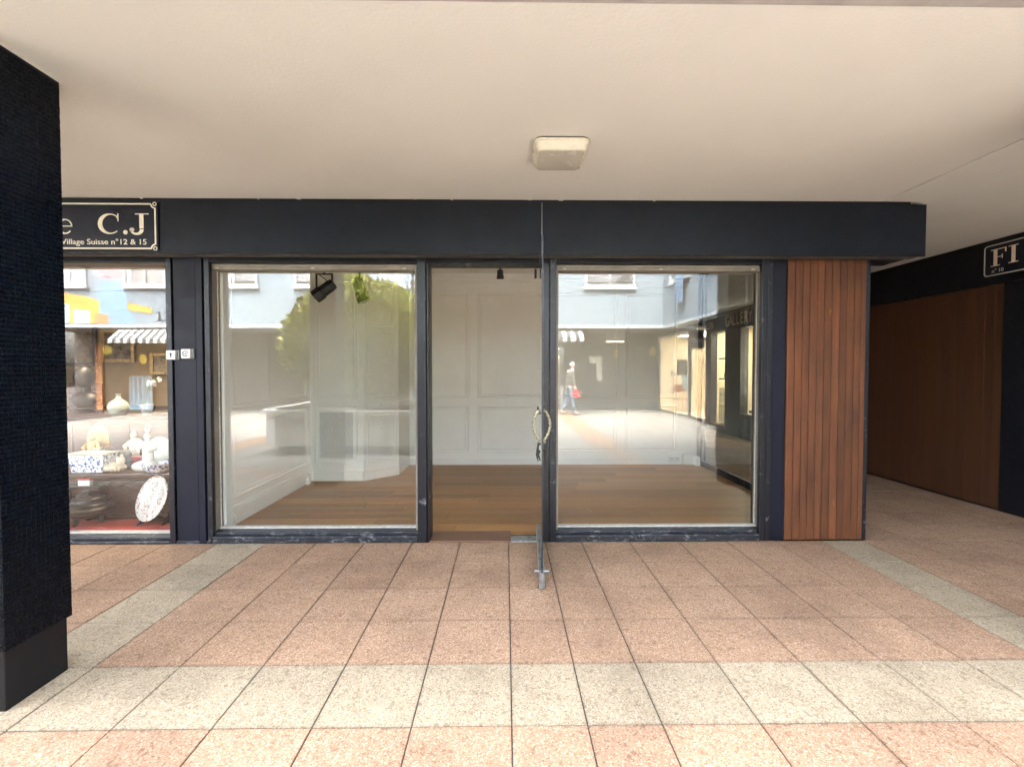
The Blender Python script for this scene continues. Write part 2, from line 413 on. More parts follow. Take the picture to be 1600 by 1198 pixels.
def ribbon(pts, wid):
    """brush stroke in 2-D: quads along pts with a width at each point"""
    out = []; n = len(pts); L = []; Rr = []
    for i in range(n):
        a = Vector(pts[max(0, i - 1)]); b = Vector(pts[min(n - 1, i + 1)]); d = (b - a).normalized(); nn = Vector((-d.y, d.x)) * wid[i] / 2
        p = Vector(pts[i]); L.append(p + nn); Rr.append(p - nn)
    return [(L[i], L[i + 1], Rr[i + 1], Rr[i]) for i in range(n - 1)]
def arc(cx, cy, rx, ry, a0, a1, n=22): return [(cx + rx * math.cos(R(a0 + (a1 - a0) * i / n)), cy + ry * math.sin(R(a0 + (a1 - a0) * i / n))) for i in range(n + 1)]
def rect(x0, y0, x1, y1): return [((x0, y0), (x1, y0), (x1, y1), (x0, y1))]
def glyph(ch):
    """serif letters of cap height 1"""
    if ch == 'C':
        p = arc(.5, .5, .42, .46, 48, 312, 30); wd = [.05 + .13 * max(0, -math.cos(R(48 + 264 * i / 30))) for i in range(31)]
        return ribbon(p, wd) + rect(.80, .62, .84, .99) + ribbon([(.74, .86), (.83, .70)], [.02, .05])
    if ch == 'J':
        return rect(.42, .28, .58, .96) + rect(.26, .955, .78, 1.0) + ribbon(arc(.30, .24, .21, .22, 0, -175, 18), [.15 - .09 * i / 18 for i in range(19)]) + ribbon(arc(.13, .22, .05, .05, 0, 360, 12), [.09] * 13)
    if ch == 'e':
        p = arc(.36, .34, .29, .31, 0, 320, 26); wd = [.05 + .10 * max(0, -math.cos(R(320 * i / 26))) for i in range(27)]
        return ribbon(p, wd) + rect(.08, .33, .67, .375)
    if ch == '.': return ribbon(arc(.12, .09, .05, .05, 0, 360, 14), [.10] * 15)
    if ch == 'F': return rect(.16, .05, .34, .95) + rect(.02, .0, .48, .05) + rect(.02, .95, .78, 1) + rect(.72, .74, .78, .95) + rect(.34, .50, .58, .54) + rect(.56, .40, .61, .64)
    if ch == 'I': return rect(.16, .05, .34, .95) + rect(.02, 0, .48, .05) + rect(.02, .95, .48, 1)
    if ch == '1': return rect(.22, .05, .36, .96) + rect(.06, 0, .52, .05) + ribbon([(.26, .93), (.06, .82)], [.10, .05])
    if ch == '2': return ribbon(arc(.30, .70, .21, .25, 170, -35, 16) + [(.36, .40), (.08, .08)], [.06 + .08 * (i / 16) for i in range(17)] + [.09, .05]) + rect(.05, 0, .56, .10)
    return []
def letters(name, seq, mat, fn, parent, depth):
    """seq = [(char, x, y, sx, sy)]; fn maps (u, v, out) to space"""
    for ch, x, y, sx, sy in seq:
        m = MB()
        for q in glyph(ch):
            m.prism([(x + p[0] * sx, y + p[1] * sy) for p in q], lambda u, v: fn(u, v, 0.0), lambda u, v: fn(u, v, depth))
        m.build(name, mat, parent)

# ================================================================== THE GROUND
XJ = [-3.26 - .41 * i for i in range(14, 0, -1)] + [-3.26, -2.85, -2.43, -2.02, -1.60, -1.195, -.79, -.385, .025, .337, .645, 1.053, 1.475, 1.89, 2.30, 2.70, 3.06]
XJ += [3.06 + .41 * i for i in range(1, 7)]
YJ = [3.965, 3.525, 3.122, 2.712, 2.302, 1.89, 1.48, 1.07]
ZT = 0.0
pav = structure(MB().box(-40, 30, -40, 3.955, -.2, -.006).box(3.10, 30, 3.955, 30, -.2, -.006).build('pavement', 'grout'))
tmesh = {}
def tile_mesh(wx, wy, mat, gx=.0055, gy=.0060):
    k = (round(wx, 3), round(wy, 3), mat)
    if k not in tmesh:
        hx, hy, c = wx / 2 - gx / 2, wy / 2 - gy / 2, .0015
        m = MB()
        m.add([(-hx, -hy, -.03), (hx, -hy, -.03), (hx, hy, -.03), (-hx, hy, -.03), (-hx, -hy, -c), (hx, -hy, -c), (hx, hy, -c), (-hx, hy, -c),
               (-hx + c, -hy + c, 0), (hx - c, -hy + c, 0), (hx - c, hy - c, 0), (-hx + c, hy - c, 0)],
              [(0, 1, 5, 4), (1, 2, 6, 5), (2, 3, 7, 6), (3, 0, 4, 7), (4, 5, 9, 8), (5, 6, 10, 9), (6, 7, 11, 10), (7, 4, 8, 11), (8, 9, 10, 11)])
        tmesh[k] = m.mesh('tile', mat)
    return tmesh[k]
far_s, far_b, far_c = MB(), MB(), MB()
def lay(x0, x1, y0, y1, mat, single):
    wx, wy = x1 - x0, y1 - y0
    if single:
        o = bpy.data.objects.new('tile', tile_mesh(wx, wy, mat)); COL.objects.link(o)
        o.location = ((x0 + x1) / 2, (y0 + y1) / 2, ZT + random.uniform(-.0012, .0012)); o.parent = pav
        o.rotation_euler = (random.uniform(-.0015, .0015), random.uniform(-.0015, .0015), 0)
    else:
        {'tile_beige': far_b, 'tile_court': far_c}.get(mat, far_s).box(x0 + .011, x1 - .011, y0 + .008, y1 - .008, -.03, ZT + random.uniform(-.001, .001))
def beige_col(x0): return abs(x0 + 2.43) < .03 or abs(x0 - 2.70) < .03 or abs(x0 + 7.77) < .12
for i in range(len(XJ) - 1):
    for j in range(len(YJ) - 1):
        y1, y0 = YJ[j], YJ[j + 1]; x0, x1 = XJ[i], XJ[i + 1]
        mt = 'tile_beige' if (j == 4 or beige_col(x0)) else 'tile_salmon'
        vis = abs((x0 + x1) / 2) < 1.25 * y1 + .3 and y1 > 1.45
        lay(x0, x1, y0, y1, mt, vis)
# the passage to the right of the shop
px = [3.11, 3.47, 3.88, 4.29, 4.70, 5.13]
yy = 3.965; row = 0
while yy < 14.5:
    for i in range(5): lay(px[i], px[i + 1], yy, yy + .41, 'tile_salmon', yy < 8)
    yy += .41
# the open court behind the camera
yy = 1.07
while yy > -9.6:
    for i in range(34):
        x0 = -12.6 + i * .55
        if x0 > 5.2: break
        lay(x0, x0 + .55, yy - .55, yy, 'tile_salmon' if i in (13, 26) else 'tile_court', False)
    yy -= .55
for m_, mt in ((far_s, 'tile_salmon'), (far_b, 'tile_beige'), (far_c, 'tile_court')):
    o = m_.build('tile_field', mt, pav); o['kind'] = 'stuff'

# ================================================================== ARCADE CEILING AND THE BUILDING ABOVE
ZC = 2.83
ac = structure(MB().box(-14, 3.066, 1.795, 4.25, ZC, ZC + .3).build('arcade_ceiling', 'plaster'))
B('ceiling_slab', 'plaster', [(3.078, 11, 1.795, 17, ZC - .002, ZC + .3)], ac, 0)
m = MB(); rd = random.Random(9)
for k in range(9):
    x_ = rd.uniform(-3.6, 3.2); wd_ = rd.uniform(.01, .07); m.prism([(x_, 0), (x_ + wd_ * .3, -rd.uniform(.004, .012)), (x_ + wd_ * .8, -rd.uniform(.003, .010)), (x_ + wd_, 0)], lambda u, v: (u, 3.8085, ZC - .001 + v), lambda u, v: (u, 3.8205, ZC - .001 + v))
m.build('paint_drips', 'plaster', ac)['kind'] = 'stuff'
B('drip_edge', 'plaster_edge', [(-14, 11, 1.74, 1.794, ZC - .004, ZC + .3)], ac, .004)
ub = thing('upper_storey', 'white rendered storey above the arcade ceiling, over the dark shop fascia', 'building', (0, 1.8, ZC))
B('wall', 'stucco', [(-14, 11, 1.745, 2.05, ZC + .305, 5.9), (-14, 11, 2.05, 17, 5.6, 5.9), (-14, -13.8, 2.05, 17, ZC + .305, 5.6), (-13.8, 11, 4.3, 4.5, ZC + .305, 5.6)], ub, 0)

# ================================================================== PILLARS
def mosaic_mesh(w_, h0, h1, pitch=.0207):
    """small glazed tiles on the four faces of a square shaft, each a raised block"""
    vs = []; fs = []; hw = w_ / 2; nt_ = int(round(w_ / pitch)); pt = w_ / nt_; nz = int((h1 - h0) / pt); g = .0011; th = .0025
    rr = random.Random(3)
    for face in range(4):
        for a in range(nt_):
            for k in range(nz):
                u0 = -hw + a * pt + g; u1 = u0 + pt - 2 * g; z0 = h0 + k * pt + g; z1 = z0 + pt - 2 * g
                d = th + rr.uniform(-.0006, .0006); t0, t1 = rr.uniform(-.0005, .0005), rr.uniform(-.0005, .0005)
                q = []
                for (u, z, e) in ((u0, z0, 0), (u1, z0, 0), (u1, z1, 0), (u0, z1, 0), (u0 + .0006, z0 + .0006, d + t0), (u1 - .0006, z0 + .0006, d + t1), (u1 - .0006, z1 - .0006, d - t0), (u0 + .0006, z1 - .0006, d - t1)):
                    o = hw + e
                    q.append({0: (o, u, z), 1: (-u, o, z), 2: (-o, -u, z), 3: (u, -o, z)}[face])
                b = len(vs); vs += q
                fs += [(b + 4, b + 5, b + 6, b + 7), (b, b + 1, b + 5, b + 4), (b + 1, b + 2, b + 6, b + 5), (b + 2, b + 3, b + 7, b + 6), (b + 3, b, b + 4, b + 7)]
    me = bpy.data.meshes.new('mosaic'); me.from_pydata(vs, [], fs); me.materials.append(MATS['mosaic']); me.update()
    return me
PW = .31
pil = thing('arcade_pillar', 'square dark blue mosaic pillar at the left edge, left of the storefront', 'pillar', (-2.272, 2.14, 0), 'square mosaic pillars of the arcade')
B('shaft_core', 'mosaic_grout', [(-2.272 - PW / 2, -2.272 + PW / 2, 2.14 - PW / 2, 2.14 + PW / 2, .262, ZC - .004)], pil, 0)
mo = bpy.data.objects.new('mosaic', mosaic_mesh(PW, .264, ZC - .006)); COL.objects.link(mo); mo.parent = pil; mo['kind'] = 'stuff'
B('plinth', 'plinth_black', [(-2.272 - PW / 2 + .012, -2.272 + PW / 2 - .012, 2.14 - PW / 2 + .012, 2.14 + PW / 2 - .012, 0.001, .262)], pil, .004)
B('head_joint', 'plaster', [(-2.272 - PW / 2 - .008, -2.272 + PW / 2 + .008, 2.14 - PW / 2 - .008, 2.14 + PW / 2 + .008, ZC - .014, ZC - .003)], pil, .002)
for x_, lb in ((2.955, 'square dark mosaic pillar mirrored at the right end of the right-hand shop window'), (-7.5, 'square dark mosaic pillar beyond the left edge, before the antiques shop'), (8.18, 'square dark mosaic pillar beyond the right edge, past the passage')):
    c = copy_tree(pil); c.location.x = x_; c['label'] = lb

# ================================================================== FASCIA ABOVE THE SHOPS
YF = 3.81
fa = thing('fascia', 'long dark navy fascia board running above the shop windows and doorway', 'fascia', (0, YF, 2.4))
B('fascia_panel', 'navy', [(-6.5, .2895, YF, 3.95, 2.405, ZC - .028)], fa, .002)
B('fascia_panel', 'navy', [(.2955, 3.42, YF, 3.95, 2.405, ZC - .028)], fa, .002)
B('joint_strip', 'grey_metal', [(.290, .295, YF - .0035, YF + .05, 2.40, ZC - .03)], fa, 0)
B('top_trim', 'black_trim', [(-6.5, 3.30, YF + .012, 3.95, ZC - .027, ZC - .001)], fa, .003)
B('bottom_trim', 'black_trim', [(-6.5, 3.415, YF - .006, YF + .016, 2.383, 2.404)], fa, .003)
B('soffit', 'soffit_grey', [(-6.5, 3.40, YF + .017, 3.952, 2.392, 2.403)], fa, 0)
B('backing', 'black_trim', [(-6.5, 3.09, 3.952, 4.24, 2.395, ZC - .003)], fa, 0)
B('return_panel', 'navy', [(3.10, 3.42, 3.952, 4.25, 2.405, ZC - .03)], fa, .002)

# the antiques shop's sign
sg = thing('shop_sign', 'dark sign with cream border reading C.J over small lettering, behind the left pillar', 'sign', (-3.9, YF - .012, 2.43))
B('sign_panel', 'sign_ground', [(-5.5, -2.755, YF - .012, YF - .001, 2.407, 2.788)], sg, .002)
yS = YF - .0125
bz0, bz1, bx0, bx1 = 2.423, 2.772, -5.48, -2.775
rr_ = .032
m = MB()
def outf(u, v, o): return (u, yS - o, v)
path = []
for (cx, cz, a0, a1) in ((bx1, bz1, 180, 270), (bx1, bz0, 90, 180), (bx0, bz0, 0, 90), (bx0, bz1, 270, 360)):
    pts = [(cx + rr_ * math.cos(R(a)), cz + rr_ * math.sin(R(a))) for a in np.linspace(a0, a1, 8)]
    if cx == bx1 and cz == bz1: pts = pts
    path += pts if (cx, cz) in ((bx1, bz1),) else pts
path.append(path[0])
for q in ribbon(path, [.011] * len(path)): m.prism([tuple(p) for p in q], lambda u, v: outf(u, v, 0), lambda u, v: outf(u, v, .003))
for cx, cz in ((bx1, bz1), (bx1, bz0), (bx0, bz0), (bx0, bz1)):
    for q in ribbon(arc(cx - math.copysign(.003, cx + 4), cz, .013, .013, 0, 360, 16), [.006] * 17): m.prism([tuple(p) for p in q], lambda u, v: outf(u, v, 0), lambda u, v: outf(u, v, .003))
m.build('border', 'cream_paint', sg)
letters('letter', [('C', -3.222, 2.534, .190, .163), ('.', -3.030, 2.534, .17, .17), ('J', -2.985, 2.534, .205, .163), ('e', -3.545, 2.534, .180, .175)], 'cream_paint', outf, sg, .003)
text('small_lettering', 'Village Suisse n°12 & 15', .060, 'cream_paint', facing_front(-2.842, yS - .0015, 2.454), sg, .0015, 1.16, 'RIGHT', .0002)

# ================================================================== SHOPFRONT FRAMES AND GLASS
YW = 3.958           # outer face of the frames
YG = 4.100           # glass plane
def shop_window(label, pl, pr_, gx0, gx1, glassmat, z_top=2.394, sill=.088, topb=.046):
    """pl, pr_ = front posts (x0, x1); the pane sits deeper and runs on behind them"""
    t = thing('shop_window', label, 'shop window', ((gx0 + gx1) / 2, YW, 0), 'big fixed panes of the storefront')
    B('frame_post', 'worn_black', [(pl[0], pl[1], YW, YW + .045, 0.001, z_top)], t, .004)
    B('frame_post', 'worn_black', [(pr_[0], pr_[1], YW, YW + .045, 0.001, z_top)], t, .004)
    B('frame_head', 'black_trim', [(pl[1] + .0005, pr_[0] - .0005, YW + .004, YG + .05, 2.352, z_top)], t, .003)
    B('sill', 'worn_sill', [(pl[1] + .0005, pr_[0] - .0005, YW - .006, YG + .05, 0.001, sill - .028), (pl[1] + .0005, pr_[0] - .0005, YW + .022, YG + .05, sill - .0275, sill)], t, .006)
    gz0, gz1 = sill + .012, 2.352 - topb
    B('bead', 'bead', [(gx0 - .05, gx0, YW + .052, YG + .03, sill + .0005, 2.3515)], t, .003)
    B('bead', 'bead', [(gx1, gx1 + .05, YW + .052, YG + .03, sill + .0005, 2.3515)], t, .003)
    B('bead', 'bead', [(gx0 + .0005, gx1 - .0005, YW + .06, YG + .03, gz1, 2.3515), (gx0 + .0005, gx1 - .0005, YW + .048, YW + .0595, gz1 + .022, 2.351)], t, .003)
    B('bead', 'bead_white', [(gx0 + .0005, gx1 - .0005, YG - .03, YG + .03, sill + .0005, gz0)], t, .002)
    B('bead', 'bead_white', [(gx0 + .0005, gx0 + .010, YG - .014, YG - .005, gz0, gz1)], t, .002)
    B('bead', 'bead_white', [(gx1 - .010, gx1 - .0005, YG - .014, YG - .005, gz0, gz1)], t, .002)
    B('pane', glassmat, [(gx0 + .002, gx1 - .002, YG - .004, YG + .004, gz0 - .004, gz1 + .004)], t, 0)
    for f_ in (.03, .5, .95): B('bead_clip', 'bead_white', [(gx0 + (gx1 - gx0) * f_ - .014, gx0 + (gx1 - gx0) * f_ + .014, YW + .042, YW + .0475, gz1 + .006, gz1 + .016)], t, .001)
    return t
shop_window('large shop window left of the doorway, tree and white facade mirrored in it', (-2.505, -2.462), (-.744, -.668), -2.475, -.768, 'pane_wavy')
shop_window('large shop window right of the doorway, beside the timber-clad column', (.372, .428), (2.166, 2.215), .448, 2.196, 'pane_glass')
wl = shop_window('antiques shop window behind the left pillar, porcelain on red carpet inside', (-5.3, -5.25), (-2.822, -2.775), -5.26, -2.80, 'pane_wavy', sill=.05, topb=.0)

dfm = thing('door_frame', 'black chipped door frame around the open doorway between the shop windows', 'door frame', (-.15, YW, 0))
B('jamb', 'worn_black', [(.305, .368, YW + .004, YG + .06, 0.001, 2.352)], dfm, .004)
B('jamb', 'worn_black', [(-.665, -.648, YW + .02, YG + .06, 0.001, 2.352)], dfm, .003)
B('head', 'black_trim', [(-.665, .368, YW + .004, YG + .06, 2.353, 2.394)], dfm, .003)
B('threshold', 'mid_wood', [(-.646, .045, YW + .002, YG + .12, -.01, .012)], dfm, .004)
fsp = tag(B('floor_plate', 'floor_spring', [(.046, .303, YW - .004, 4.09, -.005, .010)], None, .003), 'grey metal floor plate at the foot of the open glass door', 'floor plate')

# dark pier between the antiques shop and the left window
pr = thing('dark_pier', 'flat navy painted pier between antiques window and left shop window', 'pier', (-2.64, YW, 0))
B('pier_panel', 'navy_panel', [(-2.765, -2.585, YW + .012, 4.2, 0.001, 2.394)], pr, .002)
B('pier_strip', 'black_trim', [(-2.584, -2.575, YW + .03, 4.2, 0.001, 2.394)], pr, 0)
B('pier_strip', 'navy_panel', [(-2.574, -2.520, YW - .004, 4.2, 0.001, 2.394)], pr, .003)
B('pier_strip', 'black_trim', [(-2.519, -2.506, YW + .03, 4.2, 0.001, 2.394)], pr, 0)
B('pier_foot', 'worn_sill', [(-2.772, -2.51, YW + .004, YW + .03, -.004, .022)], pr, .004)
# key switches
def key_switch(x, z, label, yf, key):
    t = thing('key_switch', label, 'switch', (x, yf, z))
    B('back_box', 'grey_metal', [(x - .045, x + .05, yf, yf + .03, z - .04, z + .04)], t, .003)
    B('cover', 'white_plastic', [(x - .040, x + .036, yf - .024, yf - .0005, z - .038, z + .038)], t, .005)
    m = MB()
    if key:
        m.prism(arc(x, z + .008, .009, .009, 0, 360, 14)[:-1], lambda u, v: (u, yf - .0245, v), lambda u, v: (u, yf - .027, v)); m.box(x - .004, x + .004, yf - .027, yf - .0245, z - .020, z - .001)
    else:
        for q in ribbon(arc(x - .002, z, .02, .02, 20, 330, 18), [.006] * 19): m.prism([tuple(p) for p in q], lambda u, v: (u, yf - .0245, v), lambda u, v: (u, yf - .027, v))
        m.box(x - .006, x + .006, yf - .027, yf - .0245, z - .006, z + .006)
    m.build('key_mark', 'spot_black', t)
key_switch(-2.768, 1.585, 'small white key switch with keyhole mark, at the edge of the antiques window', YW - .002, True)
key_switch(-2.640, 1.595, 'small white key switch with round mark, in the middle of the dark pier', YW - .012, False)

# navy strip and timber column on the right
pr2 = thing('dark_pier', 'narrow navy painted pier between right shop window and timber column', 'pier', (2.3, YW, 0))
B('pier_panel', 'navy_panel', [(2.262, 2.382, YW + .018, 4.2, 0.001, 2.394)], pr2, .002)
B('pier_strip', 'worn_black', [(2.217, 2.260, YW + .002, 4.2, 0.001, 2.394)], pr2, .003)
cl = thing('timber_column', 'column clad in scratched reddish brown vertical boards at passage corner', 'column', (2.73, YW, 0))
B('core', 'black_trim', [(2.386, 3.055, YW + .026, 4.3, 0.001, 2.394)], cl, 0)
bx = [2.386, 2.452, 2.515, 2.575, 2.640, 2.702, 2.765, 2.832, 2.893, 2.958, 3.015, 3.058]
for i in range(len(bx) - 1):
    dy = random.uniform(-.002, .002)
    B('board', 'cladding', [(bx[i] + .0015, bx[i + 1] - .0015, YW + .004 + dy, YW + .025, .006 + random.uniform(0, .004), 2.392)], cl, .004)
B('corner_strip', 'worn_black', [(3.060, 3.094, YW + .008, 4.3, 0.001, 2.394)], cl, .004)

# ================================================================== THE GLASS DOOR, STANDING OPEN
dx0, dy0, dx1, dy1 = .292, 4.125, .241, 3.080     # hinge side, free side
dl = math.hypot(dx1 - dx0, dy1 - dy0); ux, uy = (dx1 - dx0) / dl, (dy1 - dy0) / dl
def D(s, n, z): return (dx0 + ux * s - uy * n, dy0 + uy * s + ux * n, z)      # s along the leaf, n across it
def dbox(m, s0, s1, n0, n1, z0, z1):
    k = [D(s, n, z) for z in (z0, z1) for s, n in ((s0, n0), (s1, n0), (s1, n1), (s0, n1))]
    return m.add(k, [(0, 3, 2, 1), (4, 5, 6, 7), (0, 1, 5, 4), (1, 2, 6, 5), (2, 3, 7, 6), (3, 0, 4, 7)])
dr = thing('glass_door', 'frameless glass door standing open, seen edge-on, with brass handles', 'door', (dx0, dy0, 0))
dbox(MB(), .0, dl, -.005, .005, .075, 2.335).build('pane', 'door_glass', dr)
dbox(dbox(MB(), dl - .0005, dl + .0015, -.0038, .0038, .12, 2.335), 0, dl, -.0052, .0052, 2.3352, 2.338).build('pane_edge', 'spot_black', dr)
m = MB(); dbox(m, .0, dl - .01, -.020, -.006, .012, .105); dbox(m, .0, dl - .01, .006, .020, .012, .105); dbox(m, .0, dl - .01, -.0058, .0058, .012, .074)
rail = m.build('bottom_rail', 'floor_spring', dr, .003)
m = MB(); m.tube([D(dl - .03, 0, .012), D(dl - .01, 0, .012), D(dl + .012, 0, .014)], .001, 4)
pro = []
for i in range(9):
    a = math.pi * i / 8; pro.append((math.cos(a) * .020, math.sin(a) * .022))
m = MB(); m.prism([(u, v) for u, v in pro], lambda u, v: D(dl - .012 + v, u, .010), lambda u, v: D(dl - .012 + v, u, .118)); m.build('rail_end_cap', 'floor_spring', rail, .003)
m = MB(); m.tube([D(dl - .07, -.05, .098), D(dl - .07, .05, .098)], .009, 10); m.build('lock_pin', 'grey_metal', rail, .002)
hz, hs = 1.02, dl - .12
def handle(side):
    path = []; rad = []
    for i in range(41):
        f = i / 40; z = 1.190 - .350 * f
        off = .016 + .041 * math.sin(math.pi * min(1, f / .60)) ** .8 if f < .60 else .016 + .012 * math.sin((f - .60) * 9)
        path.append((z, off)); rad.append(.0085 if f < .6 else .0075 - .003 * (f - .6) / .4)
    main = [D(hs, side * o, z) for z, o in path]
    h = MB().tube(main[:27], [.0075] * 27, 8).build('handle', 'brass', dr, smooth=True)
    for ph in (0, math.pi):
        tw = [D(hs + .0085 * math.cos(i * 1.05 + ph), side * (path[i][1] + .0085 * math.sin(i * 1.05 + ph)), path[i][0]) for i in range(1, 26)]
        MB().tube(tw, .0042, 6).build('twist', 'brass', h, smooth=True)
    t = MB().tube(main[26:], rad[26:], 8); t.tube([D(hs + .012, side * .028, .93), D(hs + .02, side * .032, .88), D(hs + .012, side * .026, .835)], [.007, .009, .002], 8)
    t.ball(D(hs, side * .022, .90), .013, 10, 6); t.ball(D(hs, side * .026, 1.195), .009, 8, 6, (1, 1, 2.0))
    t.tube([D(hs, side * .006, .955), D(hs, side * .022, .955)], .008, 8); t.tube([D(hs, side * .006, 1.165), D(hs, side * .022, 1.165)], .008, 8)
    t.build('tassel', 'old_bronze', h, smooth=True)
handle(-1); handle(1)

# ================================================================== THE EMPTY SHOP
XL, XR, YB, ZI = -2.565, 3.000, 7.25, 2.95
fl = structure(MB().box(XL - .02, XR + .05, YG + .052, YB + .02, -.2, -.006).build('shop_floor', 'grout'))
y_ = YG + .125; r_ = 0
B('border_plank', 'parquet', [(XL, XR - .002, YG + .053, YG + .123, -.0055, .006)], fl, .001)
while y_ < YB - .02:
    y2 = min(YB, y_ + .186); x_ = XL - random.uniform(0, 1.6)
    while x_ < XR:
        x2 = x_ + random.uniform(1.5, 2.2); a, b_ = max(XL, x_), min(XR - .002, x2)
        if b_ - a > .03: B('plank', 'parquet', [(a + .001, b_ - .001, y_ + .001, y2 - .001, -.0055, .006 + random.uniform(0, .0006))], fl, .0012)
        x_ = x2
    y_ = y2
structure(B('shop_ceiling', 'shop_ceiling', [(XL - .1, XR + .1, 4.255, YB + .1, ZI, ZI + .1)], None, 0))
PROF = [(0, 0), (0, .010), (.010, .014), (.022, .010), (.030, .004), (.040, .004), (.052, .010), (.060, .006), (.066, .003)]
bw = thing('panelled_wall', 'pale grey panelled back wall of the empty shop behind the doorway', 'wall', (0, YB, 0))
B('wall', 'panel_paint', [(XL - .05, XR + .05, YB, YB + .15, 0, ZI)], bw, 0)
B('skirting', 'panel_paint', [(-1.47, 2.72, YB - .018, YB - .0005, .007, .115), (-1.47, 2.72, YB - .012, YB - .0005, .1155, .135)], bw, .004)
B('cornice', 'panel_paint', [(-1.47, XR - .02, YB - .05, YB - .0005, 2.86, 2.885), (-1.47, XR - .02, YB - .032, YB - .0005, 2.81, 2.8595), (-1.47, XR - .02, YB - .018, YB - .0005, 2.735, 2.8095)], bw, .006)
def on_back(u, v, h): return (u, YB - .001 - h, v)
for a, b_ in ((-1.42, -.555), (-.435, 1.735), (1.850, 2.66)):
    MB().rings(a, b_, .205, .925, PROF, on_back).build('wall_panel', 'panel_paint', bw)
    MB().rings(a, b_, 1.035, 2.665, PROF, on_back).build('wall_panel', 'panel_paint', bw)
lw_ = thing('panelled_wall', 'pale panelled left side wall of the empty shop, seen through the left window', 'wall', (XL, 5.6, 0))
B('wall', 'panel_paint', [(XL - .045, XL, 4.21, YB + .15, 0, ZI)], lw_, 0)
B('skirting', 'panel_paint', [(XL + .0005, XL + .02, 4.26, 6.20, .007, .16), (XL + .0005, XL + .013, 4.26, 6.20, .1605, .185)], lw_, .004)
def on_left(u, v, h): return (XL + .001 + h, u, v)
MB().rings(4.40, 6.08, .25, 1.00, PROF, on_left).build('wall_panel', 'panel_paint', lw_)
MB().rings(4.40, 6.08, 1.09, 2.68, PROF, on_left).build('wall_panel', 'panel_paint', lw_)
B('return_strip', 'panel_paint', [(XL + .001, XL + .10, 4.152, 4.258, .007, ZI - .002)], lw_, .003)

# built-in cupboard with the ventilation grille in the far left corner
cb = thing('corner_cupboard', 'pale built-in corner cupboard with lattice vent and angled knobbed doors', 'cupboard', (-2.0, 6.2, 0))
P = [(XL + .001, 6.200), (-1.872, 6.200), (-1.492, 6.575), (-1.478, YB - .002), (XL + .001, YB - .002)]
MB().prism(P, lambda u, v: (u, v, .006), lambda u, v: (u, v, ZI - .003)).build('carcass', 'panel_paint', cb, .003)
def on_v(u, v, h): return (u, 6.199 - h, v)
MB().rings(-2.50, -1.93, 1.09, 2.66, PROF, on_v).build('cupboard_panel', 'panel_paint', cb)
gp = [(0, 0), (0, .012), (.012, .018), (.026, .012), (.034, .004)]
MB().rings(-2.50, -1.93, .235, 1.01, gp, on_v).build('vent_panel', 'panel_paint', cb)
gx0, gx1, gz0, gz1 = -2.435, -2.005, .315, .905
B('vent_backing', 'mesh_dark', [(gx0, gx1, 6.185, 6.1935, gz0, gz1)], cb, 0)
m = MB(); st = .0235
for sgn in (1, -1):
    k = -30
    while k < 60:
        c = gx0 + k * st
        # diagonal line u = c + sgn * (v - gz0), clipped to the grille
        ts = []
        pts = []
        v0, v1 = gz0, gz1
        if sgn > 0: lo, hi = max(v0, gz0 + (gx0 - c)), min(v1, gz0 + (gx1 - c))
        else: lo, hi = max(v0, gz0 + (c - gx1)), min(v1, gz0 + (c - gx0))
        if hi - lo > .004:
            a = (c + sgn * (lo - gz0), lo); b_ = (c + sgn * (hi - gz0), hi)
            for q in ribbon([a, b_], [.0075, .0075]): m.prism([tuple(p) for p in q], lambda u, v: (u, 6.1845 - .001 * (sgn > 0), v), lambda u, v: (u, 6.1815 - .001 * (sgn > 0), v))
        k += 1
m.build('vent_lattice', 'panel_paint', cb)['kind'] = 'stuff'
B('vent_rim', 'panel_paint', [(gx0 - .014, gx0, 6.178, 6.194, gz0 - .014, gz1 + .014), (gx1, gx1 + .014, 6.178, 6.194, gz0 - .014, gz1 + .014), (gx0, gx1, 6.178, 6.194, gz0 - .014, gz0), (gx0, gx1, 6.178, 6.194, gz1, gz1 + .014)], cb, .002)
B('base', 'panel_paint', [(XL + .03, -1.876, 6.182, 6.1995, .007, .125)], cb, .004)
an = math.atan2(.375, .380); al = math.hypot(.375, .380)
def on_a(u, v, h): return (-1.872 + math.cos(an) * u + math.sin(an) * h, 6.200 + math.sin(an) * u - math.cos(an) * h, v)
def on_a2(u, v, h): return on_a(u, v, h + .001)
for z0, z1, nm in ((.215, .905, 'cupboard_door'), (1.105, 1.980, 'cupboard_door'), (2.03, 2.66, 'cupboard_door')):
    d_ = MB().rings(.045, al - .045, z0, z1, PROF, on_a2).build(nm, 'panel_paint', cb)
    if z0 < .5:
        for zz in (.80, .685): MB().ball(on_a(al / 2, zz, .022), .016, 12, 8).build('knob', 'panel_paint', d_, smooth=True)
dw = MB().rings(.045, al - .045, .945, 1.065, [(0, 0), (0, .012), (.006, .014)], on_a2).build('drawer', 'panel_paint', cb)
for u_ in (al * .47, al * .74): MB().ball(on_a(u_, 1.005, .028), .015, 12, 8).build('knob', 'panel_paint', dw, smooth=True)
m = MB(); k = [on_a(u, v, h) for v in (.007, .125) for u, h in ((.004, .001), (al - .004, .001), (al - .004, .016), (.004, .016))]
m.add(k, [(0, 3, 2, 1), (4, 5, 6, 7), (0, 1, 5, 4), (1, 2, 6, 5), (2, 3, 7, 6), (3, 0, 4, 7)]).build('base', 'panel_paint', cb, .003)

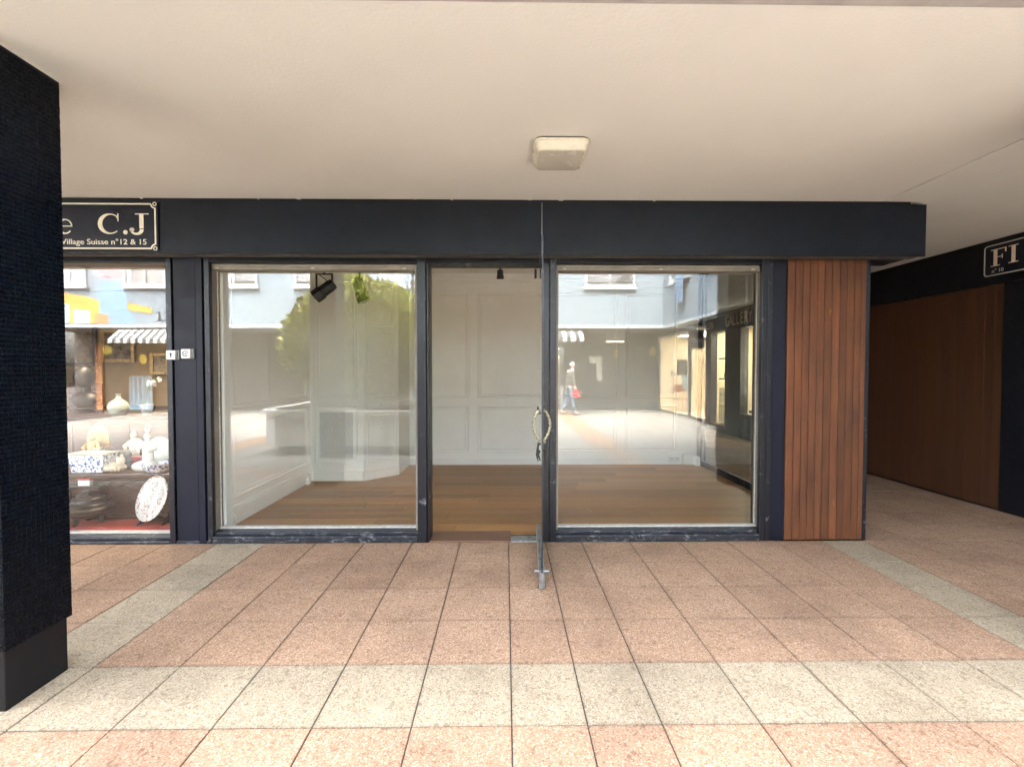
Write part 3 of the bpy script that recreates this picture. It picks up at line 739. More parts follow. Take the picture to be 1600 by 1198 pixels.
# sockets, strip, cable box
def socket(x, z, n, label):
    t = thing('wall_socket', label, 'socket', (x, YB, z))
    B('plate', 'white_plastic', [(x - .042 * n, x + .042 * n, YB - .030, YB - .0185, z - .042, z + .042)], t, .004)
    for i in range(n):
        m = MB(); cx = x + (i - (n - 1) / 2) * .08
        for q in ribbon(arc(cx, z, .020, .020, 20, 160, 10), [.007] * 11): m.prism([tuple(p) for p in q], lambda u, v: (u, YB - .0305, v), lambda u, v: (u, YB - .033, v))
        m.build('socket_mark', 'grey_metal', t)
socket(-1.17, .085, 1, 'single white wall socket on the skirting, seen through the open doorway')
socket(2.615, .085, 2, 'double white wall socket low on back wall near the side window')
tag(B('wall_strip', 'white_plastic', [(.495, .535, YB - .04, YB - .003, 1.47, 1.93)], None, .006), 'narrow upright white strip on the back wall beside the door edge', 'wall strip')
tag(B('skirting_box', 'panel_paint', [(2.74, 2.905, YB - .05, YB - .001, .007, .165), (2.905, 2.965, YB - .16, YB - .001, .007, .145)], None, .004), 'low white boxed corner at the right end of the back wall', 'box')
for y0_, nm in ((4.33, 'cable knob near the front'), (6.02, 'cable knob near the cupboard')):
    m = MB(); m.box(XL + .021, XL + .06, y0_ - .04, y0_ + .04, .007, .10)
    m.tube([(XL + .06, y0_, .06), (XL + .085, y0_, .085), (XL + .07, y0_ + .02, .12), (XL + .03, y0_ + .03, .14)], .008, 8)
    tag(m.build('cable_box', 'white_plastic', None, .004), 'small white cable box on the left skirting, ' + nm.replace('cable knob ', ''), 'cable box')

# track spotlights
def spotlight(label, c, yaw_, tilt, L=.27, yoke=True, s=1.0):
    t = thing('spotlight', label, 'spotlight', (c[0], c[1], ZI), 'black stage spotlights under the shop ceiling')
    M = Matrix.Translation(c) @ Matrix.Rotation(yaw_, 4, 'Z') @ Matrix.Rotation(tilt, 4, 'Y')
    prof = [(.030, -.5), (.062, -.47), (.070, -.30), (.070, .10), (.082, .14), (.082, .47), (.074, .5)]
    m = MB(); m.lathe([(r * s, z * L) for r, z in prof], (0, 0, 0), 8)
    m.v = [tuple(M @ Vector(v)) for v in m.v]; m.build('lamp_housing', 'spot_black', t, .003)
    m = MB(); m.lathe([(.001, .505 * L), (.06 * s, .503 * L), (.06 * s, .506 * L), (.001, .508 * L)], (0, 0, 0), 12); m.v = [tuple(M @ Vector(v)) for v in m.v]; m.build('lens', 'grey_metal', t)
    if yoke:
        w_ = .092 * s; top = c[2] + .195
        m = MB()
        for sg_ in (-1, 1): m.box(c[0] + sg_ * w_ - .006, c[0] + sg_ * w_ + .006, c[1] - .014, c[1] + .014, c[2] - .02, top)
        m.box(c[0] - w_ + .006, c[0] + w_ - .006, c[1] - .014, c[1] + .014, top - .014, top)
        m.build('yoke', 'spot_black', t, .002)
        m = MB(); m.tube([(c[0] - .05, c[1] - .02, top - .02), (c[0] + .02, c[1] - .03, top - .07), (c[0] + .07, c[1] - .02, c[2] + .06)], .005, 6); m.build('cable', 'spot_black', t)
    else: top = c[2] + L * .35
    m = MB(); m.tube([(c[0], c[1], top), (c[0], c[1], ZI - .03)], .014, 8); m.box(c[0] - .05, c[0] + .05, c[1] - .05, c[1] + .05, ZI - .032, ZI - .001); m.build('stem', 'spot_black', t)
    return t
spotlight('black spotlight on a yoke before the pillar strip in the left window', (-2.135, 5.6, 2.405), R(8), R(-128), .28)
spotlight('black spotlight showing green leaves mirrored over it in the left window', (-1.715, 5.6, 2.410), R(-6), R(160), .30, False)
spotlight('small black spotlight high above the open doorway', (-.075, 6.6, 2.80), R(80), R(172), .13, False, .62)
cr = tag(B('door_closer_hook', 'spot_black', [(.255, .275, 4.17, 4.19, 2.27, 2.352)], None, .003), 'small black hook under the door head by the door edge', 'hook')

# glazed side wall towards the passage
sw = thing('side_window', 'black framed side window of the empty shop, at the right end', 'window', (XR, 5.7, 0))
B('frame_post', 'black_trim', [(XR - .03, XR + .04, 7.10, 7.24, .007, ZI - .003)], sw, .003)
B('frame_post', 'black_trim', [(XR - .03, XR + .04, 4.262, 4.33, .007, ZI - .003)], sw, .003)
B('frame_head', 'black_trim', [(XR - .03, XR + .04, 4.332, 7.098, 2.90, ZI - .003)], sw, .003)
B('frame_base', 'black_trim', [(XR - .035, XR + .045, 4.332, 7.098, .007, .062), (XR - .022, XR + .04, 4.332, 7.098, .063, .088)], sw, .004)
B('bead', 'grey_metal', [(XR - .02, XR - .006, 4.335, 7.095, .0885, .102), (XR - .02, XR - .006, 7.080, 7.096, .103, 2.898), (XR - .02, XR - .006, 7.04, 7.052, .103, 2.898)], sw, .002)
B('pane', 'side_glass', [(XR, XR + .008, 4.33, 7.098, .085, 2.903)], sw, 0)
st_ = thing('window_sticker', 'small white rounded sticker low on the dark side window', 'sticker', (XR - .001, 5.55, .25))
B('sticker_sheet', 'white_plastic', [(XR - .0035, XR - .001, 5.50, 5.66, .20, .30)], st_, .001)
B('sticker_print', 'grey_metal', [(XR - .0045, XR - .0036, 5.52, 5.64, .262, .280)], st_, 0)

# ================================================================== THE PASSAGE
pw = thing('timber_wall', 'dark brown boarded wall along the shaded passage on the right', 'wall', (5.15, 7, 0))
B('wall', 'black_trim', [(5.172, 5.4, 4.80, 9.30, 0, 2.36)], pw, 0)
y_ = 4.80
while y_ < 9.28:
    B('board', 'passage_wood', [(5.15 + random.uniform(-.001, .001), 5.171, y_ + .0004, y_ + .0991, .012, 2.36)], pw, .002)
    y_ += .0995
pf = thing('passage_fascia', 'black fascia above the brown boarded passage wall', 'fascia', (5.12, 6, 2.36))
B('fascia_panel', 'black_trim', [(5.118, 5.4, 2.4, 9.30, 2.362, ZC - .003)], pf, .003)
bs = thing('black_shopfront', 'black shopfront wall at the far right edge before the brown boards', 'shopfront', (5.14, 4, 0))
B('front_panel', 'black_trim', [(5.128, 5.4, 2.4, 4.795, 0.001, 2.360)], bs, .003)
fs = thing('shop_sign', 'dark sign with pale rounded outline reading FI above the passage corner', 'sign', (5.11, 4.3, 2.4))
B('sign_panel', 'sign_ground', [(5.106, 5.1175, 3.0, 4.99, 2.445, 2.775)], fs, .001)
def on_p(u, v, h): return (5.1055 - h, 4.99 - u, v)
m = MB()
pts = [(1.95, 2.765)] + arc(.045, 2.735, .03, .03, 90, 180, 6) + arc(.045, 2.485, .03, .03, 180, 270, 6) + [(1.95, 2.455)]
for q in ribbon(pts, [.011] * len(pts)): m.prism([tuple(p) for p in q], lambda u, v: on_p(u, v, 0), lambda u, v: on_p(u, v, .003))
m.build('border', 'letter_grey', fs)
letters('letter', [('F', .075, 2.545, .20, .175), ('I', .250, 2.545, .20, .175)], 'letter_tan', on_p, fs, .003)
text('small_lettering', 'n° 10', .055, 'letter_grey', Matrix.Translation((5.104, 4.90, 2.478)) @ Matrix.Rotation(R(-90), 4, 'Z') @ Matrix.Rotation(R(90), 4, 'X'), fs, .0012)
# the gallery farther down the passage
gs = thing('gallery_shopfront', 'dark grey gallery shopfront down the passage, seen through the side window', 'shopfront', (5.15, 10.8, 0))
B('fascia_panel', 'shop_frame', [(5.11, 5.4, 9.31, 13.6, 2.40, ZC - .003)], gs, .003)
B('cornice', 'bead', [(5.07, 5.109, 9.31, 13.6, 2.755, 2.79)], gs, .003)
B('frame', 'shop_frame', [(5.14, 5.30, 9.31, 9.40, .001, 2.40), (5.12, 5.30, 10.20, 10.62, .001, 2.40), (5.13, 5.30, 10.62, 10.95, .001, 2.40), (5.14, 5.30, 11.72, 13.6, .001, 2.40)], gs, .003)
B('stall_riser', 'shop_frame', [(5.15, 5.30, 9.40, 10.20, .001, .52)], gs, .003); B('stall_riser', 'shop_frame', [(5.15, 5.30, 10.95, 11.72, .001, .16)], gs, .003)
B('riser_panel', 'shop_frame', [(5.14, 5.149, 9.50, 9.80, .12, .42)], gs, .002)
B('riser_panel', 'shop_frame', [(5.14, 5.149, 9.85, 10.12, .12, .42)], gs, .002)
B('pane', 'side_glass', [(5.20, 5.206, 9.40, 10.20, .52, 2.40)], gs, 0)
B('pane', 'side_glass', [(5.20, 5.206, 10.95, 11.72, .16, 2.40)], gs, 0)
B('room', 'lit_wall', [(6.9, 7.0, 9.2, 13.2, 0, 2.8), (5.4, 6.9, 9.2, 9.3, 0, 2.8), (5.4, 6.9, 13.1, 13.2, 0, 2.8), (5.4, 6.9, 9.3, 13.1, 2.65, 2.8)], gs, 0)
for sb_ in ((5.32, 5.75, 9.45, 10.2, .54, .60), (5.33, 5.55, 9.42, 9.70, 1.1, 1.13), (5.33, 5.55, 9.42, 9.70, 1.5, 1.53), (5.33, 5.55, 9.42, 9.70, 1.9, 1.93), (5.33, 5.6, 10.98, 11.7, 1.25, 1.28), (5.33, 5.6, 10.98, 11.7, 1.75, 1.78)): B('shelf', 'dark_wood', [sb_], gs, .002)
B('light_panel', 'gallery_fill_glow', [(5.7, 6.7, 9.7, 12.6, 2.632, 2.648)], gs, 0)  # added glowing sheet, there to brighten the gallery room and the passage
for ci, ch_ in enumerate('GALLERY'): text('letter', ch_, .36, 'letter_tan', Matrix.Translation((5.108, 10.90 - .172 * ci, 2.485)) @ Matrix.Rotation(R(-90), 4, 'Z') @ Matrix.Rotation(R(90), 4, 'X'), gs, .002, .74, 'LEFT', .006)
text('white_lettering', 'A -ELDEN', .27, 'letter_white', Matrix.Translation((5.108, 12.25, 2.50)) @ Matrix.Rotation(R(-90), 4, 'Z') @ Matrix.Rotation(R(90), 4, 'X'), gs, .002, .62)
for i, z in enumerate((1.80, 1.43, 1.03, 2.14)):
    yl = (9.86, 9.90, 9.90, 9.72)[i]
    t = thing('gallery_spot', ('topmost', 'third from the bottom', 'second from the bottom', 'lowest')[(1, 2, 3, 0)[i]] + ' lit round spot in the gallery window down the passage', 'lamp', (5.4, yl, z), 'lit spots in the gallery window')
    MB().ball((5.30, yl, z), .042, 12, 8).build('bulb', 'white_bulb', t, smooth=True); MB().tube([(5.34, yl, z), (5.60, yl, z + .02)], .012, 6).build('arm', 'grey_metal', t)
random.seed(11)
for i in range(9):
    yb = 9.47 + .085 * (i // 3); zz = (1.131, 1.531, 1.931)[i % 3]
    h = random.uniform(.14, .26); r0 = random.uniform(.025, .035)
    MB().lathe([(r0 * .7, 0), (r0, h * .15), (r0, h * .5), (r0 * .35, h * .7), (r0 * .45, h)], (5.42, yb, zz), 12).build('vase', random.choice(['old_bronze', 'gold', 'celadon', 'dark_wood']), gs, smooth=True)
B('red_object', 'red_lacquer', [(5.38, 5.48, 11.2, 11.42, 1.781, 1.90)], gs, .02)
B('dark_object', 'old_bronze', [(5.36, 5.5, 11.1, 11.5, 1.281, 1.42)], gs, .03)
B('chrome_rack', 'grey_metal', [(5.30, 5.32, 11.02 + i * .09, 11.03 + i * .09, .2, 1.05) for i in range(7)] + [(5.298, 5.322, 11.0, 11.62, .3 + i * .15, .31 + i * .15) for i in range(5)], gs, 0)
rw = thing('passage_side_wall', 'dark wall of the passage continuing behind the empty shop', 'wall', (3.05, 10, 0))
B('wall', 'arcade_dark', [(2.9, 3.09, 7.41, 16.9, 0, ZC - .004)], rw, 0)
ew = thing('passage_end_wall', 'pale wall closing the far end of the passage', 'wall', (4, 16.9, 0))
B('wall', 'stucco', [(2.8, 7, 16.91, 17.1, 0, ZC - .004)], ew, 0)

# ================================================================== CEILING LAMP
cl_ = thing('ceiling_lamp', 'cream square bulkhead lamp with rounded corners on the arcade ceiling', 'lamp', (.335, 2.957, ZC))
def rsq(hw, r, n=6):
    out = []
    for cx, cy, a0 in ((hw - r, hw - r, 0), (-hw + r, hw - r, 90), (-hw + r, -hw + r, 180), (hw - r, -hw + r, 270)):
        out += [(cx + r * math.cos(R(a0 + 90 * i / n)), cy + r * math.sin(R(a0 + 90 * i / n))) for i in range(n + 1)]
    return out
def rsq_loft(levels, name, mat, c, parent):
    vs = []; fs = []; n = None
    for hw, r, z in levels:
        p = rsq(hw, r); n = len(p); vs += [(c[0] + x, c[1] + y, z) for x, y in p]
    for i in range(len(levels) - 1):
        for j in range(n): fs.append((i * n + j, i * n + (j + 1) % n, (i + 1) * n + (j + 1) % n, (i + 1) * n + j))
    fs.append(tuple(range(n))); fs.append(tuple((len(levels) - 1) * n + j for j in range(n))[::-1])
    return MB().add(vs, fs).build(name, mat, parent, smooth=True)
rsq_loft([(.160, .045, ZC - .001), (.160, .045, ZC - .008)], 'gasket', 'mesh_dark', (.335, 2.957), cl_)
rsq_loft([(.160, .045, ZC - .008), (.168, .048, ZC - .011), (.168, .048, ZC - .020), (.162, .045, ZC - .024), (.159, .044, ZC - .040), (.155, .043, ZC - .043), (.148, .040, ZC - .066), (.142, .036, ZC - .070), (.139, .034, ZC - .071)], 'lamp_body', 'lamp_body', (.335, 2.957), cl_)
rsq_loft([(.136, .032, ZC - .0712), (.135, .031, ZC - .0722), (.128, .028, ZC - .0735)], 'diffuser', 'lamp_face', (.335, 2.957), cl_)

# ================================================================== THE ANTIQUES SHOP ON THE LEFT
ap = thing('antiques_room', 'tan lit room of the antiques shop behind the left window', 'room', (-4.6, 5.8, 0))
B('back_wall', 'shop_tan', [(-7.5, -2.62, 7.0, 7.1, 0, 2.75)], ap, 0)
B('side_wall', 'shop_tan', [(-2.70, -2.615, 4.21, 7.0, 0, 2.75)], ap, 0)
B('side_wall', 'shop_tan', [(-7.6, -7.5, 4.21, 7.1, 0, 2.75)], ap, 0)
B('room_ceiling', 'shop_ceiling', [(-7.5, -2.71, 4.21, 7.0, 2.62, 2.74)], ap, 0)
B('room_floor', 'shop_brown', [(-7.5, -2.71, 4.155, 7.0, -.05, .01)], ap, 0)
B('panel_line', 'dark_wood', [(-7.5, -2.71, 6.985, 6.999, .9, .94), (-4.86, -4.83, 6.985, 6.999, .94, 2.6)], ap, 0)
def downlight(x, y, label, pw_=14):
    t = thing('downlight', label, 'lamp', (x, y, 2.62), 'lit warm downlights of the antiques shop')
    MB().lathe([(.001, -.004), (.035, -.004), (.035, -.001), (.001, -.001)], (x, y, 2.62), 18).build('bulb', 'warm_bulb', t)
    MB().lathe([(.036, -.008), (.055, -.004), (.056, -.001), (.036, -.001)], (x, y, 2.62), 18).build('rim', 'grey_metal', t)
    L = bpy.data.lights.new('downlight_glow', 'SPOT'); L.energy = pw_; L.color = (1, .80, .56); L.spot_size = R(110); L.spot_blend = .6; L.shadow_soft_size = .04
    lo = bpy.data.objects.new('downlight_glow', L); COL.objects.link(lo); lo.location = (x, y, 2.60); put(lo, t)
downlight(-4.72, 5.36, 'lit round downlight nearest the pillar in the antiques shop ceiling', 6)
downlight(-4.95, 5.95, 'lit round downlight deeper in the antiques shop ceiling', 6)
downlight(-3.85, 5.30, 'lit round downlight by the right side of the antiques shop ceiling', 6)
cp = tag(B('red_carpet', 'red_carpet', [(-5.2, -2.71, 4.158, 5.08, .011, .058)], None, .006), 'red carpeted platform inside the antiques shop window', 'platform')
ch = thing('wooden_chest', 'long dark wooden chest on the red carpet, porcelain standing on it', 'chest', (-3.4, 4.7, .06))
B('body', 'dark_wood', [(-4.65, -2.80, 4.46, 4.92, .10, .45)], ch, .006)
B('lid', 'dark_wood', [(-4.70, -2.76, 4.42, 4.96, .451, .492)], ch, .008)
B('front_panel', 'dark_wood', [(-4.58, -3.72, 4.450, 4.459, .15, .41)], ch, .004)
B('front_panel', 'dark_wood', [(-3.66, -2.86, 4.450, 4.459, .15, .41)], ch, .004)
B('foot', 'dark_wood', [(-4.67, -2.78, 4.44, 4.94, .059, .099)], ch, .006)
cab = thing('wooden_cabinet', 'tall dark wooden cabinet behind the chest in the antiques shop', 'cabinet', (-4.4, 5.4, 0))
B('body', 'mid_wood', [(-5.3, -3.45, 5.15, 5.6, .06, .93)], cab, .005)
B('top', 'dark_wood', [(-5.34, -3.41, 5.12, 5.63, .931, .958)], cab, .006)
for i in range(3): B('cabinet_door', 'mid_wood', [(-5.27 + i * .61, -4.69 + i * .61, 5.138, 5.149, .12, .88)], cab, .004)

# bronze burner
bx_, by_ = -3.83, 4.335
bb = thing('bronze_burner', 'stepped dark bronze incense burner on three feet on the red carpet', 'burner', (bx_, by_, .059))
MB().lathe([(.06, .055), (.12, .075), (.175, .115), (.185, .145), (.165, .16), (.10, .162)], (bx_, by_, .059), 32).build('bowl', 'old_bronze', bb, smooth=True)
MB().lathe([(.150, .163), (.150, .185), (.125, .20), (.115, .225), (.12, .235), (.09, .25), (.085, .275), (.055, .285), (.035, .30)], (bx_ + .005, by_, .059), 28).build('lid', 'old_bronze', bb, smooth=True)
for a in (250, 10, 130): MB().lathe([(.016, 0), (.026, .01), (.034, .05), (.03, .09)], (bx_ + .105 * math.cos(R(a)), by_ + .105 * math.sin(R(a)), .059), 12).build('foot', 'old_bronze', bb, smooth=True)
ls = thing('lacquer_stand', 'flat dark stand behind the bronze burner carrying a small box', 'stand', (-3.960, 4.40, .06))
B('top', 'dark_wood', [(-4.100, -3.780, 4.40, 4.448, .365, .382)], ls, .003)
for x_ in (-4.080, -3.810): B('leg', 'dark_wood', [(x_, x_ + .018, 4.41, 4.435, .059, .3645)], ls, .002)
sb = thing('small_box', 'small white box with red lid on the dark lacquer stand', 'box', (-3.930, 4.42, .382))
B('body', 'porcelain', [(-3.980, -3.870, 4.404, 4.444, .383, .435)], sb, .004); B('lid', 'red_lacquer', [(-3.983, -3.867, 4.402, 4.446, .4355, .452)], sb, .004)
def plate(name, label, c, r, tilt, yaw_, stand, rimmat='plate_rim', mat='plate_glaze'):
    t = thing(name, label, 'plate', c)
    M = Matrix.Translation((c[0], c[1], c[2] + r * math.cos(tilt) + .035)) @ Matrix.Rotation(yaw_, 4, 'Z') @ Matrix.Rotation(R(90) - tilt, 4, 'X')
    def bld(prof, nm, mt):
        m = MB(); m.lathe(prof, (0, 0, 0), 40); m.v = [tuple(M @ Vector(v)) for v in m.v]; return m.build(nm, mt, t, smooth=True)
    bld([(.001, .012), (r * .64, .010), (r * .70, .016), (r * .70, -.004), (r * .64, -.008), (.001, -.008)], 'centre', mat)
    bld([(r * .702, .017), (r * .98, .030), (r, .028), (r, .022), (r * .95, .016), (r * .702, -.003)], 'rim', rimmat)
    if stand:
        m = MB()
        for sg_ in (-1, 1):
            x = c[0] + sg_ * r * .55
            m.prism([(0, 0), (.20, 0), (.14, .14)], lambda u, v: (x - .008, c[1] - .07 + u, c[2] + v), lambda u, v: (x + .008, c[1] - .07 + u, c[2] + v))
        m.box(c[0] - r * .55, c[0] + r * .55, c[1] + .06, c[1] + .08, c[2] + .001, c[2] + .03)
        m.build('easel', 'spot_black', t, .002)
    return t
plate('porcelain_plate', 'large flowered porcelain plate leaning on a black easel on red carpet', (-3.215, 4.32, .058), .205, R(20), R(-24), True)
plate('porcelain_plate', 'pale celadon plate standing upright on the chest at right', (-3.53, 4.84, .46), .145, R(12), R(-5), False, 'celadon', 'celadon')
# jardiniere
jr = thing('jardiniere', 'rectangular blue and white porcelain planter with flared rim on the chest', 'planter', (-3.940, 4.52, .492))
def frus(m, cx, cy, hx0, hy0, hx1, hy1, z0, z1):
    return m.add([(cx - hx0, cy - hy0, z0), (cx + hx0, cy - hy0, z0), (cx + hx0, cy + hy0, z0), (cx - hx0, cy + hy0, z0), (cx - hx1, cy - hy1, z1), (cx + hx1, cy - hy1, z1), (cx + hx1, cy + hy1, z1), (cx - hx1, cy + hy1, z1)],
                 [(0, 3, 2, 1), (4, 5, 6, 7), (0, 1, 5, 4), (1, 2, 6, 5), (2, 3, 7, 6), (3, 0, 4, 7)])
frus(MB(), -3.940, 4.53, .145, .075, .165, .09, .493, .66).build('body', 'blue_white', jr, .008)
frus(MB(), -3.940, 4.53, .165, .09, .19, .11, .6605, .678).build('rim', 'porcelain', jr, .004)
sh = thing('shell_dish', 'cream ribbed shell dish with little figures on the chest', 'dish', (-3.740, 4.50, .492))
m = MB(); m.ball((-3.740, 4.52, .535), .115, 20, 10, (1, .6, .36)); m.build('shell', 'shell', sh, smooth=True)
m = MB()
for i in range(7): m.tube([(-3.835 + i * .032, 4.455, .51), (-3.832 + i * .031, 4.46, .56), (-3.825 + i * .030, 4.52, .578)], .007, 6)
m.build('ribs', 'shell', sh, smooth=True)
m = MB(); m.ball((-3.665, 4.52, .60), .028, 10, 8, (1, 1, 1.4)); m.ball((-3.700, 4.52, .605), .016, 8, 6, (1, 1, 2)); m.ball((-3.665, 4.52, .645), .015, 8, 6); m.build('figures', 'shell', sh, smooth=True)
def figurine(label, c, s, mat, name='figurine', arms=True):
    t = thing(name, label, 'figurine', c)
    m = MB(); m.lathe([(.075 * s, 0), (.08 * s, .02 * s), (.06 * s, .05 * s), (.048 * s, .12 * s), (.05 * s, .18 * s), (.055 * s, .24 * s), (.04 * s, .27 * s), (.018 * s, .285 * s)], c, 16, 1, .8)
    m.build('robe', mat, t, smooth=True)
    m = MB(); m.ball((c[0], c[1], c[2] + .315 * s), .032 * s, 12, 8, (1, 1, 1.2)); m.ball((c[0], c[1], c[2] + .365 * s), .015 * s, 8, 6, (1, 1, 1.5)); m.build('head', mat, t, smooth=True)
    if arms:
        for sg_ in (-1, 1): MB().tube([(c[0] + sg_ * .048 * s, c[1], c[2] + .245 * s), (c[0] + sg_ * .085 * s, c[1] - .02 * s, c[2] + .20 * s), (c[0] + sg_ * .045 * s, c[1] - .06 * s, c[2] + .18 * s)], [.02 * s, .022 * s, .014 * s], 8).build('arm', mat, t, smooth=True)
    return t
f1 = figurine('tall white porcelain figurine with raised ornament on the chest at right', (-3.490, 4.62, .492), 1.02, 'porcelain')
m = MB(); m.ball((-3.515, 4.58, .53), .10, 16, 8, (1, .7, .55)); m.ball((-3.435, 4.57, .55), .055, 12, 8, (1.2, 1, .8)); m.build('rockwork', 'porcelain', f1, smooth=True)
m = MB(); m.tube([(-3.490 + .022 * math.cos(t_), 4.62, .492 + .40 + .032 * math.sin(t_)) for t_ in np.linspace(0, 6.28, 14)], .006, 6); m.build('halo', 'porcelain', f1, smooth=True); MB().tube([(-3.535, 4.60, .76), (-3.570, 4.60, .80)], [.016, .008], 8).build('sleeve', 'porcelain', f1, smooth=True)
dd = thing('blue_dish', 'low blue and white porcelain dish at the right end of the chest', 'dish', (-3.350, 4.50, .492))
MB().lathe([(.09, 0), (.115, .03), (.125, .075), (.118, .075), (.10, .02), (.001, .015)], (-3.350, 4.55, .493), 28).build('bowl', 'blue_white', dd, smooth=True)
bd = figurine('golden seated buddha figure behind the blue planter', (-4.200, 4.82, .492), .9, 'gold', 'buddha_figure')
m = MB(); m.ball((-4.200, 4.79, .53), .13, 16, 8, (1, .7, .35)); m.build('crossed_legs', 'gold', bd, smooth=True)
MB().prism(arc(-4.20, .74, .115, .17, 0, 180, 14) + [(-4.315, .493), (-4.085, .493)], lambda u, v: (u, 4.885, v), lambda u, v: (u, 4.905, v)).build('halo_board', 'gold', bd, .004)
figurine('slender ochre figurine between shell dish and white figurine', (-3.810, 4.86, .492), .95, 'shell')
el = thing('stone_lion', 'grey stone lion on the chest behind the shell dish', 'lion', (-3.800, 4.72, .492))
m = MB(); m.ball((-3.810, 4.76, .56), .07, 12, 8, (1.0, 1, 1.0)); m.ball((-3.770, 4.70, .63), .05, 12, 8); m.build('body', 'grey_stone', el, smooth=True)
for x_, y_ in ((-3.840, 4.72), (-3.760, 4.72), (-3.840, 4.80), (-3.760, 4.80)): MB().tube([(x_, y_, .494), (x_, y_, .56)], [.018, .022], 8).build('leg', 'grey_stone', el, smooth=True)
bk = thing('leaning_books', 'pair of old pale books leaning behind the blue planter', 'books', (-4.060, 4.70, .492))
for i in range(2):
    m = MB(); x0 = -4.120 + i * .12
    m.prism([(0, 0), (.075, .0), (.135, .20), (.06, .20)], lambda u, v: (x0 + u, 4.66, .494 + v), lambda u, v: (x0 + u, 4.70, .494 + v)); m.build('book', 'paper' if i == 0 else 'dark_wood', bk, .003)
rc = tag(B('red_box', 'red_lacquer', [(-3.770, -3.600, 4.74, 4.80, .493, .60)], None, .006), 'dark red lacquer box between stone lion and white figurine', 'box')
vs_ = thing('pale_vase', 'pale round-bodied vase with narrow neck on the tall cabinet', 'vase', (-4.36, 5.35, .958))
MB().lathe([(.06, 0), (.095, .03), (.105, .09), (.085, .14), (.03, .185), (.02, .22), (.033, .24)], (-4.36, 5.35, .959), 24).build('body', 'celadon', vs_, smooth=True)
orc = thing('white_orchid', 'white flowering branch in a pot on the tall cabinet', 'plant', (-4.12, 5.45, .958))
MB().lathe([(.05, 0), (.07, .10), (.075, .11)], (-4.12, 5.45, .959), 16).build('pot', 'porcelain', orc, smooth=True)
MB().tube([(-4.12, 5.45, 1.06), (-4.10, 5.44, 1.25), (-4.02, 5.42, 1.36), (-3.90, 5.40, 1.38)], .006, 6).build('stem', 'leaves', orc)
m = MB(); rg = random.Random(5)
for i in range(9):
    q = (-4.08 + .02 * i + rg.uniform(-.02, .02), 5.41 + rg.uniform(-.03, .03), 1.28 + .012 * i + rg.uniform(-.03, .03))
    m.ball(q, .022, 8, 6, (1, .5, .9))
m.build('blossom', 'porcelain', orc, smooth=True)
def painting(x0, x1, z0, z1, label):
    t = thing('painting', label, 'painting', ((x0 + x1) / 2, 6.98, z0))
    B('canvas', 'canvas', [(x0 + .04, x1 - .04, 6.965, 6.98, z0 + .04, z1 - .04)], t, 0)
    for b in ((x0, x0 + .05, z0, z1), (x1 - .05, x1, z0, z1), (x0 + .051, x1 - .051, z0, z0 + .05), (x0 + .051, x1 - .051, z1 - .05, z1)):
        B('frame_bar', 'dark_wood' if x0 < -5.9 else 'gilt', [(b[0], b[1], 6.945, 6.984, b[2], b[3])], t, .006)
painting(-6.50, -5.98, 1.52, 2.12, 'dark framed painting nearest the pillar on the antiques shop back wall')
painting(-5.90, -5.42, 1.58, 2.06, 'gilt framed painting in the middle of the antiques shop back wall')
painting(-5.20, -4.92, 1.40, 1.72, 'small gilt framed painting right on the antiques shop back wall')
ac_ = thing('antique_chair', 'dark carved chair at the back of the antiques shop', 'chair', (-5.6, 6.1, .01))
B('seat', 'dark_wood', [(-5.85, -5.4, 5.95, 6.4, .45, .50)], ac_, .01); B('backrest', 'dark_wood', [(-5.85, -5.4, 6.36, 6.40, .501, 1.30)], ac_, .03)
for x_ in (-5.84, -5.44):
    for y_ in (5.96, 6.36): B('leg', 'dark_wood', [(x_, x_ + .035, y_, y_ + .035, .011, .449)], ac_, .004)
bz = thing('bronze_bust', 'dark bronze bust on a stand deep in the antiques shop', 'bust', (-5.25, 5.95, .01))
MB().lathe([(.16, 0), (.16, .04), (.09, .06), (.09, .95), (.15, .98), (.15, 1.0)], (-5.2, 5.9, .011), 16).build('stand', 'dark_wood', bz, smooth=True)
m = MB(); m.ball((-5.2, 5.9, 1.10), .17, 14, 8, (1, .7, .6)); m.tube([(-5.2, 5.9, 1.12), (-5.2, 5.9, 1.28)], .05, 10); m.ball((-5.2, 5.88, 1.38), .12, 14, 10, (.85, 1, 1.15)); m.build('head', 'old_bronze', bz, smooth=True)
nb = thing('shop_number', 'dark serif number 12 lettered on the antiques window beside the pier', 'number', (-2.9, YG - .006, 1.9))
letters('digit', [('1', -3.005, 1.879, .105, .085), ('2', -2.945, 1.879, .115, .085)], 'number_paint', lambda u, v, h: (u, YG - .0055 - h, v), nb, .001)

